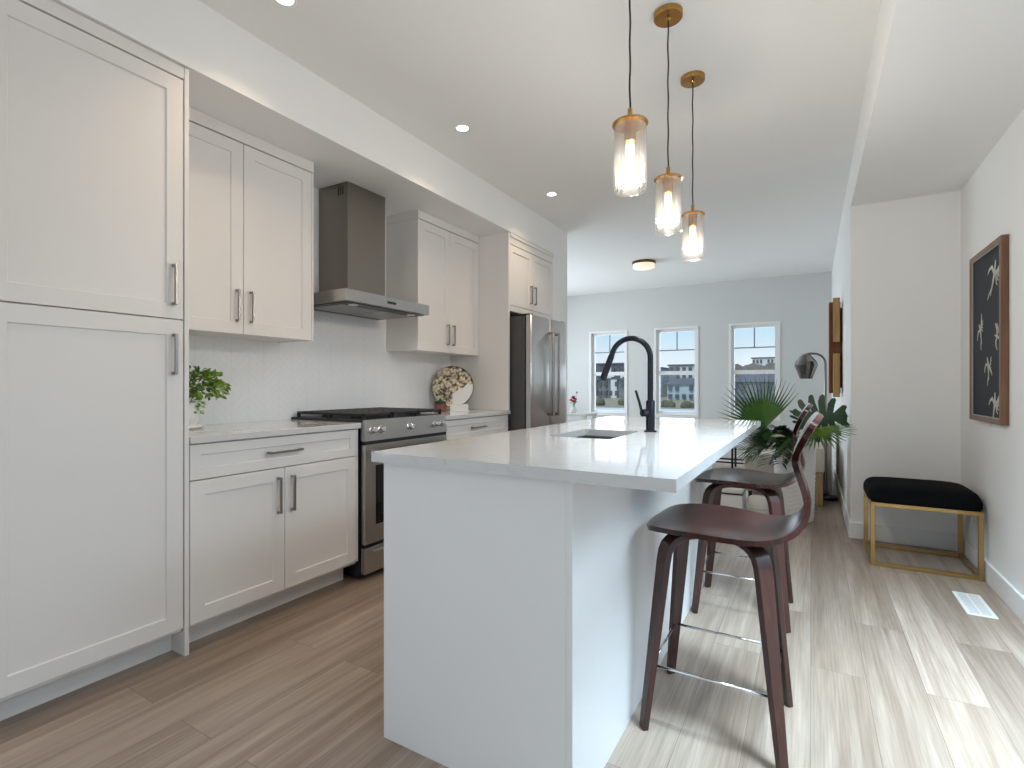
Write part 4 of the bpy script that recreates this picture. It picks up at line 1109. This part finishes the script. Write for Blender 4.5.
def planter():
    c = Vector((-0.118, 4.905, 0)); rnd = random.Random(11)
    t = thing('palm_planter', 'tall white wavy-ribbed planter of palm and monstera leaves beyond the stools', 'potted plant', c)
    # wavy ribs run round the pot
    b = B(); n = 72; prof = []
    for i in range(54):
        z = 0.004 + 0.656*i/53; prof.append((0.140 + 0.018*(z/0.66), z))
    rings = [[b.verts.new((r_*math.cos(2*PI*k/n), r_*math.sin(2*PI*k/n), zz)) for k in range(n)] for r_, zz in ((0.136, 0.0),)]
    for i, (r, z) in enumerate(prof):
        ring = []
        for k in range(n):
            a = 2*PI*k/n; off = 0.0035*math.sin(2*PI*z/0.036 + 2.2*math.sin(6*a)) if 0.02 < z < 0.64 else 0
            ring.append(b.verts.new(((r+off)*math.cos(a), (r+off)*math.sin(a), z)))
        rings.append(ring)
    for r_, zz in ((0.156, 0.668), (0.148, 0.668), (0.146, 0.62)): rings.append([b.verts.new((r_*math.cos(2*PI*k/n), r_*math.sin(2*PI*k/n), zz)) for k in range(n)])
    for p, q in zip(rings, rings[1:]):
        for k in range(n): b.faces.new((p[k], p[(k+1) % n], q[(k+1) % n], q[k]))
    b.faces.new(list(reversed(rings[0]))); b.faces.new(rings[-1])
    obj('pot', b, 'planter', t, local=True, smooth=True, auto=60)
    b = B(); lathe(b, [(0.145, 0.621), (0.145, 0.628), (0.001, 0.634)], n=36); obj('soil', b, 'soil', t, local=True)
    top = Vector((c.x, c.y, 0.64))
    # big fan palm leaf, facing the kitchen
    hub = Vector((-0.315, 4.62, 0.850))
    b = B(); rgt = (CR*0.97 + CF*0.10).normalized(); upv = (UP*0.97 - CF*0.12).normalized()
    fan_leaf(b, hub + Vector((-0.012, -0.007, -0.085)), rgt, upv, 0.49, math.radians(46), math.radians(180), 27, 0.50, 0.05, 0.62, rnd); thicken(b)
    obj('fan_palm_leaf', b, ['leafp', 'leafm'], t)
    # a second fan drooping to the left below it, and one to the right
    b = B(); fan_leaf(b, Vector((-0.27, 4.60, 0.73)), (CR*0.9 - CF*0.3).normalized(), (UP*0.75 - CF*0.65).normalized(), 0.31, math.radians(120), math.radians(262), 24, 0.22, 0.30, 0.9, rnd); thicken(b)
    obj('fan_palm_leaf', b, ['leafm', 'leafd'], t)
    b = B(); fan_leaf(b, Vector((0.045, 4.50, 0.80)), (CR*0.86 - CF*0.5).normalized(), (UP*0.62 - CF*0.78).normalized(), 0.25, math.radians(-130), math.radians(35), 22, 0.42, 0.22, 1.0, rnd); thicken(b)
    obj('fan_palm_leaf', b, ['leafl', 'leafp'], t)
    # monstera leaf at the right: tip to the right, lobes above and below the midrib
    tipv = (CR*0.90 - CF*0.42 + UP*0.12).normalized(); rv = (UP*0.97 - CR*0.12 + CF*0.05).normalized()
    b = B(); monstera(b, Vector((0.072, 4.56, 0.872)), rv, -tipv, 0.185); thicken(b)
    obj('monstera_leaf', b, 'leafd', t)
    b = B(); monstera(b, Vector((-0.03, 4.84, 0.80)), (CR*0.85 - CF*0.2 - UP*0.3).normalized(), (UP*0.9 - CR*0.35).normalized(), 0.12); thicken(b)
    obj('monstera_leaf', b, 'leafd', t)
    # broad bright leaf low in front
    b = B(); strap_leaf(b, Vector((-0.13, 4.66, 0.69)), (-CR*0.75 - CF*0.35 - UP*0.30), 0.22, 0.055, 0.25, 9, side=(UP*0.8 - CF*0.5)); thicken(b); obj('broad_leaf', b, 'leafp', t)
    for k, (dx, df, dz, L) in enumerate(((-0.9, -0.35, 0.30, 0.40), (-0.8, -0.6, 0.10, 0.38), (-0.55, -0.8, 0.25, 0.34), (-0.95, 0.1, 0.20, 0.34), (-0.2, -0.9, 0.4, 0.28), (-0.6, -0.3, 0.75, 0.32), (-0.75, -0.2, 0.5, 0.38), (-0.4, -0.6, 0.55, 0.30), (-0.95, -0.1, 0.05, 0.36), (-0.6, -0.7, 0.0, 0.30))):
        b = B(); frond(b, top + Vector((0, 0, 0.03)) - CR*0.03, CR*dx + CF*df + UP*dz, L, 23, 0.15, 0.55, rnd); thicken(b, 0.001)
        obj('palm_frond', b, 'leafm' if k % 2 == 0 else 'leafd', t)
    b = B()
    for q in (hub + Vector((-0.012, -0.007, -0.09)), Vector((-0.27, 4.61, 0.728)), Vector((0.045, 4.51, 0.795)), Vector((-0.02, 4.60, 0.865)), Vector((-0.07, 4.85, 0.87))):
        m_ = (top + q)/2 + UP*0.05; tube(b, [top, m_, q], [0.005, 0.0045, 0.0035], 6)
    obj('stems', b, 'stem', t, smooth=True)
planter()

# ------------------------------------------------------------------ living room, beyond the planter
def ottoman():
    t = thing('cream_ottoman', 'cream upholstered bench stool on thick light wooden legs right of the planter', 'ottoman', (-0.06, 5.62, 0))
    x0, x1, y0, y1 = -0.165, 0.110, 5.50, 6.05
    b = B(); box(b, x0, x1, y0, y1, 0.315, 0.545, 0.018, 3); obj('cushion', b, 'cream', t, smooth=True, auto=50)
    for x in (x0+0.012, x1-0.132):
        for y in (y0+0.012, y1-0.132):
            b = B(); box(b, x, x+0.12, y, y+0.12, 0, 0.314, 0.006); obj('leg', b, 'logwood', t)
ottoman()
def armchair():
    t = thing('cream_armchair', 'boxy cream upholstered armchair behind the ottoman along the passage wall', 'armchair', (-0.2, 6.7, 0))
    b = B(); box(b, -0.56, 0.05, 6.28, 6.95, 0.06, 0.40, 0.02, 2); obj('base', b, 'cream', t, smooth=True, auto=50)
    b = B(); box(b, -0.58, 0.185, 6.115, 6.27, 0.03, 0.56, 0.02, 2); obj('armrest', b, 'cream', t, smooth=True, auto=50)
    b = B(); box(b, -0.58, 0.185, 6.96, 7.11, 0.03, 0.56, 0.02, 2); obj('armrest', b, 'cream', t, smooth=True, auto=50)
    b = B(); box(b, 0.055, 0.190, 6.275, 6.955, 0.06, 0.76, 0.02, 2); obj('backrest', b, 'cream', t, smooth=True, auto=50)
    b = B(); box(b, -0.57, 0.05, 6.285, 6.945, 0.405, 0.50, 0.03, 3); obj('seat_cushion', b, 'linen', t, smooth=True, auto=50)
    for x in (-0.54, 0.12):
        for y in (6.15, 7.03):
            b = B(); box(b, x, x+0.04, y, y+0.04, 0, 0.055); obj('leg', b, 'darkwood', t)
armchair()
def lamp():
    bx, by = 0.125, 5.925
    t = thing('floor_lamp', 'arched floor lamp with tapered smoked glass shade near the passage wall', 'lamp', (bx, by, 0))
    b = B(); lathe(b, [(0.105, 0.0), (0.108, 0.006), (0.108, 0.030), (0.10, 0.036), (0.02, 0.040), (0.012, 0.06)], n=36); obj('base', b, 'black', t, local=True, smooth=True, auto=40)
    pts = [(0, 0, 0.04), (0, 0, 0.6), (0, 0, 1.34)]; R = 0.10
    for k in range(1, 10):
        a = math.radians(k*10); pts.append((-(R - R*math.cos(a)), -(R - R*math.cos(a))*0.25, 1.34 + R*math.sin(a)))
    pts += [(-0.125, -0.033, 1.442), (-0.165, -0.045, 1.436)]
    b = B(); tube(b, pts[:2]+pts[2:], [0.016, 0.016]+[0.011]*(len(pts)-2), 12); obj('pole', b, 'nickel', t, local=True, smooth=True, auto=50)
    sx_, sy_ = -0.165, -0.045
    b = B(); lathe(b, [(0.004, 1.442), (0.035, 1.438), (0.038, 1.415), (0.030, 1.405)], (sx_, sy_, 0), 24); tube(b, [(sx_, sy_, 1.41), (sx_, sy_, 1.34)], 0.012, 12); obj('socket', b, 'nickel', t, local=True, smooth=True, auto=40)
    b = B(); n = 16
    prof = [(0.036, 1.428), (0.088, 1.36), (0.098, 1.325), (0.050, 1.19), (0.047, 1.19), (0.094, 1.324), (0.085, 1.359), (0.033, 1.426)]
    lathe(b, prof, (sx_, sy_, 0), n, caps=False); obj('glass_shade', b, 'smoke', t, local=True)
    b = B()
    for k in range(n):
        a = 2*PI*k/n
        if k % 4 == 0: tube(b, [(sx_ + r*math.cos(a), sy_ + r*math.sin(a), z) for r, z in ((0.0365, 1.429), (0.089, 1.361), (0.099, 1.325), (0.051, 1.189))], 0.0018, 5)
    obj('ribs', b, 'darkwood', t, local=True)
    b = B(); lathe(b, [(0.010, 1.34), (0.026, 1.31), (0.028, 1.285), (0.016, 1.26), (0.001, 1.254)], (sx_, sy_, 0), 18); obj('bulb', b, 'matte', t, local=True, smooth=True)
lamp()
t = thing('wooden_wall_art', 'wooden relief of red-brown board with two ochre blocks on the passage wall', 'wall art', (XP, 5.9, 1.5))
b = B(); box(b, 0.150, XP-0.0145, 5.66, 5.82, 1.05, 1.905, 0.002); obj('board', b, 'redwood', t)
b = B(); box(b, 0.180, 0.233, 5.59, 5.655, 1.525, 1.935, 0.003); obj('block', b, 'ochre', t)
b = B(); box(b, 0.180, 0.233, 5.59, 5.655, 1.015, 1.420, 0.003); obj('block', b, 'ochre', t)
b = B(); box(b, XP-0.0145, XP-0.001, 5.68, 5.80, 1.10, 1.85); obj('batten', b, 'darkwood', t)

def pouf():
    t = thing('round_pouf', 'low round white pouf on the floor between white chest and planter', 'pouf', (-0.383, 4.77, 0))
    b = B(); lathe(b, [(0.07, 0.0), (0.088, 0.012), (0.098, 0.06), (0.098, 0.12), (0.088, 0.165), (0.06, 0.185), (0.001, 0.190)], n=40); obj('cushion', b, 'linen', t, local=True, smooth=True)
    b = B(); lathe(b, [(0.0985, 0.088), (0.1015, 0.092), (0.0985, 0.096)], n=40, caps=False); obj('piping', b, 'beige', t, local=True, smooth=True)
pouf()
def storage_box():
    t = thing('low_white_chest', 'low white chest with a dark-edged lid behind the second stool', 'chest', (-0.61, 4.76, 0))
    x0, x1, y0, y1 = -0.725, -0.492, 4.62, 4.90
    b = B(); box(b, x0, x1, y0, y1, 0.0, 0.205, 0.004); obj('body', b, 'white', t)
    b = B(); box(b, x0-0.004, x1+0.004, y0-0.004, y1+0.004, 0.2055, 0.217, 0.002); obj('dark_edge', b, 'darkwood', t)
    b = B(); box(b, x0-0.003, x1+0.003, y0-0.003, y1+0.003, 0.2175, 0.255, 0.006, 2); obj('lid', b, 'linen', t)
storage_box()
def lounge_chair():
    t = thing('beige_lounge_chair', 'narrow beige armless lounge chair, half hidden behind the planter leaves', 'armchair', (-0.375, 5.75, 0))
    x0, x1, y0, y1 = -0.565, -0.185, 5.42, 6.07
    b = B(); box(b, x0+0.02, x1-0.02, y0+0.13, y1, 0.10, 0.34, 0.02, 2); obj('base', b, 'beige', t, smooth=True, auto=50)
    b = B(); box(b, x0+0.02, x1-0.02, y0+0.135, y1+0.01, 0.345, 0.44, 0.03, 3); obj('seat_cushion', b, 'linen', t, smooth=True, auto=50)
    b = B(); box(b, x0, x1, y0, y0+0.125, 0.10, 0.46, 0.025, 3); obj('backrest', b, 'beige', t, smooth=True, auto=50)
    for x in (x0+0.04, x1-0.07):
        for y in (y0+0.04, y1-0.07):
            b = B(); box(b, x, x+0.03, y, y+0.03, 0, 0.099); obj('leg', b, 'darkwood', t)
lounge_chair()
b = B(); box(b, -2.7, -0.62, 6.75, 8.25, 0.0005, 0.012, 0.004)
o = tag(obj('area_rug', b, 'rug'), 'pale textured rug on the living room floor under the furniture', 'rug')
def side_table():
    t = thing('metal_bench_table', 'white-topped low table on thin black metal legs, on the rug near the windows', 'table', (-1.35, 7.5, 0.012))
    x0, x1, y0, y1 = -1.98, -0.66, 7.20, 7.60
    b = B(); box(b, x0, x1, y0, y1, 0.315, 0.345, 0.004); obj('tabletop', b, 'white', t)
    for x in (x0+0.03, -0.90, x1-0.055):
        for y in (y0+0.02, y1-0.045):
            b = B(); box(b, x, x+0.025, y, y+0.025, 0.0125, 0.3145); obj('leg', b, 'faucet', t)
    b = B(); box(b, x0+0.055, x1-0.055, y0+0.022, y0+0.042, 0.10, 0.12); box(b, x0+0.055, x1-0.055, y1-0.043, y1-0.023, 0.10, 0.12); obj('stretcher', b, 'faucet', t)
side_table()
def console():
    t = thing('console_table', 'white console table against the kitchen stub wall, behind the fridge', 'table', (-2.55, 5.6, 0))
    x0, x1, y0, y1 = -2.98, -2.20, 5.42, 5.78
    b = B(); box(b, x0, x1, y0, y1, 0.77, 0.80, 0.003); obj('tabletop', b, 'white', t)
    for x in (x0+0.01, x1-0.05):
        for y in (y0+0.01, y1-0.05):
            b = B(); box(b, x, x+0.04, y, y+0.04, 0.0125, 0.7695); obj('leg', b, 'white', t)
    v = thing('flower_vase', 'small vase of red flowers just right of the fridge', 'vase', (-2.42, 5.58, 0.80))
    b = B(); lathe(b, [(0.022, 0.0), (0.030, 0.004), (0.034, 0.03), (0.026, 0.055), (0.018, 0.065), (0.021, 0.072), (0.017, 0.072), (0.015, 0.06)], n=24); obj('vase_body', b, 'china', v, local=True, smooth=True)
    rnd = random.Random(5)
    bs = B(); bl = B()
    for k in range(7):
        a = k*2*PI/7 + 0.3; h = 0.13 + 0.05*((k*37) % 5)/4; r = 0.012 + 0.03*((k*53) % 4)/3
        tip = Vector((r*math.cos(a), r*math.sin(a), h))
        tube(bs, [(0, 0, 0.05), (tip.x*0.4, tip.y*0.4, h*0.6), tip], 0.0016, 5)
        bf = B()
        for q in range(14):
            ph = q*2.4; el = 0.2 + 1.1*(q/13); d = Vector((math.cos(ph)*math.cos(el), math.sin(ph)*math.cos(el), math.sin(el)))
            leaf_quad(bf, tip, d, Vector((-d.y, d.x, 0.4)), 0.024, 0.018)
        obj('flower', bf, 'red', v, local=True)
        leaf_quad(bl, Vector((tip.x*0.5, tip.y*0.5, h*0.75)), Vector((math.cos(a+1), math.sin(a+1), 0.5)), (0, 0, 1), 0.045, 0.02)
    for k in range(2):
        tube(bs, [(0, 0, 0.06), (0.02-0.03*k, 0.01, 0.15), (0.03-0.04*k, 0.012, 0.235-0.05*k)], 0.0014, 5); leaf_quad(bl, Vector((0.03-0.04*k, 0.012, 0.225-0.05*k)), Vector((0.2, 0, 1)), (0.3, -1, 0), 0.03, 0.02)
    obj('stems', bs, 'stem', v, local=True); obj('leaves', bl, 'leafd', v, local=True)
console()

# ------------------------------------------------------------------ outside
b = B(); 
for (y0, y1, za, zb) in ((8.9, 52, -3.2, -2.05), (64, 80, -1.75, -0.9), (80, 260, -0.9, -0.6)):
    vs = [b.verts.new(p) for p in ((-120, y0, za), (60, y0, za), (60, y1, zb), (-120, y1, zb))]; b.faces.new(vs)
o = obj('ground', b, 'grass'); o['kind'] = 'structure'
b = B(); vs = [b.verts.new(p) for p in ((-120, 52, -2.05), (60, 52, -2.05), (60, 64, -1.75), (-120, 64, -1.75))]; b.faces.new(vs)
o = obj('ground_road', b, 'road'); o['kind'] = 'structure'

def house(label, x0, x1, y, z0, z1, mw, floors, cols, mr='roof', roof='flat', depth=10, bands=None, rh=1.6):
    t = thing('house', label, 'house', ((x0+x1)/2, y+depth/2, z0))
    b = B(); box(b, x0, x1, y, y+depth, z0, z1); obj('walls', b, mw, t)
    b = B()
    if roof == 'flat': box(b, x0-0.3, x1+0.3, y-0.3, y+depth+0.3, z1, z1+0.25)
    else:
        p = [b.verts.new(q) for q in ((x0-0.4, y-0.4, z1), (x1+0.4, y-0.4, z1), (x1+0.4, y+depth+0.4, z1), (x0-0.4, y+depth+0.4, z1), (x0+1.0, y+depth/2, z1+rh), (x1-1.0, y+depth/2, z1+rh))]
        for f in ((0, 1, 5, 4), (2, 3, 4, 5), (1, 2, 5), (3, 0, 4), (3, 2, 1, 0)): b.faces.new([p[i] for i in f])
    obj('roof', b, mr, t)
    if bands:
        b = B()
        for (a, c, e_, f_) in bands: box(b, x0+(x1-x0)*a, x0+(x1-x0)*c, y-0.35, y+0.02, z0+(z1-z0)*e_, z0+(z1-z0)*f_)
        obj('bays', b, 'hwhite' if mw != 'hwhite' else 'hgrey', t)
    fh = (z1-z0)/floors; cw = (x1-x0)/cols
    for i in range(floors):
        for k in range(cols):
            if (i*3 + k*5) % 7 == 6: continue
            b = B(); xa = x0+cw*(k+0.22); box(b, xa, xa+cw*0.52, y-0.45, y-0.36, z0+fh*(i+0.28), z0+fh*(i+0.80))
            b2 = b; box(b2, xa, xa+cw*0.52, y-0.36, y+0.01, z0+fh*(i+0.28), z0+fh*(i+0.80)); obj('window', b2, 'hglass', t)
    return t
# window 1 (left)
house('charcoal apartment block with white bays seen through the left window', -34.5, -28.2, 89, -0.8, 5.0, 'hdark', 3, 6, bands=[(0.30, 0.62, 0.0, 0.9), (0.8, 0.97, 0.25, 0.75)], mr='hdark')
house('slate grey townhouse row in the lower half of the left window', -30.5, -24.0, 80.5, -0.9, 2.1, 'hgrey', 2, 7, bands=[(0.35, 0.5, 0.0, 1.0), (0.72, 0.86, 0.0, 1.0)], depth=6)
house('pale grey townhouse at the right side of the left window', -27.2, -23.2, 92, -0.8, 4.2, 'hwhite', 3, 4)
# window 2 (middle)
house('grey and white apartment block in the upper half of the middle window', -21.6, -16.4, 92, -0.8, 4.6, 'hwhite', 4, 5, bands=[(0.0, 0.34, 0.45, 0.98)], mr='hdark')
house('small slate house at the right of the middle window', -15.5, -12.9, 90, -0.8, 3.4, 'hgrey', 2, 3, roof='gable', rh=0.9)
house('pale blue gabled house in the lower half of the middle window', -18.6, -14.6, 78, -1.1, 1.3, 'hblue', 2, 4, roof='gable', rh=1.0, depth=7)
house('dark slate house beside the pale blue one in the middle window', -13.7, -11.3, 77, -1.2, 2.2, 'hdark', 3, 3, bands=[(0.1, 0.35, 0.1, 0.95)], depth=7)
# window 3 (right)
house('long white building on the rise, top of the right window', -13.5, -6.5, 150, -0.6, 8.4, 'hwhite', 5, 8)
b = B(); n = 40; rows = []
for i in range(n+1):
    x = -16 + 22*i/n; h = 5.9 + 0.3*math.sin(i*0.9) + 0.15*math.sin(i*2.3)
    rows.append([b.verts.new((x, 118, -0.9)), b.verts.new((x, 126, h)), b.verts.new((x, 146, h*0.9))])
for p, q in zip(rows, rows[1:]):
    for k in range(2): b.faces.new((p[k], q[k], q[k+1], p[k+1]))
o = obj('ground_hillside', b, 'hill'); o['kind'] = 'structure'
house('large slate-roofed house filling the lower half of the right window', -8.6, -3.0, 70, -1.6, 1.6, 'hgrey', 2, 6, roof='gable', rh=1.3, depth=9)
rnd = random.Random(21)
def bush(x, y, z, r, label):
    bm = B()
    for k in range(7):
        t_ = bmesh.new(); bmesh.ops.create_icosphere(t_, subdivisions=2, radius=r*rnd.uniform(.45, .8))
        for v in t_.verts: v.co *= rnd.uniform(.85, 1.15)
        join(bm, t_, Matrix.Translation((rnd.uniform(-.9, .9)*r, rnd.uniform(-.5, .5)*r, r*rnd.uniform(.25, .7))))
    o = obj('bush', bm, 'bush', None); o.location = (x, y, z)
    tag(o, label, 'bush', 'bushes on the bank across the road')
for i in range(4): bush(-32 + i*3.4, 67 + (i % 2)*1.2, -1.7, 0.85 + 0.1*(i % 2), 'scrubby grey-green bush on the bank seen through the left window')
for i in range(3): bush(-18.4 + i*2.7, 67 - i*0.4, -1.75, 0.75, 'scrubby grey-green bush by the road seen through the middle window')
def car(x, y, label, m_):
    t = thing('parked_car', label, 'car', (x, y, -1.92))
    prof = [(-2.1, 0.35), (-2.15, 0.75), (-1.9, 0.92), (-1.0, 1.0), (-0.5, 1.42), (0.9, 1.45), (1.5, 1.05), (2.05, 0.95), (2.15, 0.6), (2.1, 0.35)]
    b = B(); A = [b.verts.new((px, -0.85, pz)) for px, pz in prof]; Z = [b.verts.new((px, 0.85, pz)) for px, pz in prof]
    b.faces.new(A); b.faces.new(list(reversed(Z)))
    for i in range(len(prof)): b.faces.new((A[i], A[(i+1) % len(prof)], Z[(i+1) % len(prof)], Z[i]))
    obj('body', b, m_, t, local=True)
    b = B(); box(b, -0.75, 1.2, -0.87, 0.87, 1.04, 1.32); obj('side_windows', b, 'hglass', t, local=True)
    for wx in (-1.35, 1.35):
        for wy in (-0.78, 0.78):
            b = B(); lathe(b, [(0.34, -0.1), (0.34, 0.1)], (wx, wy, 0.34), 16, 'Y'); obj('wheel', b, 'dark', t, local=True)
car(-27.2, 57.5, 'white car parked across the road, at the foot of the left window', 'white')
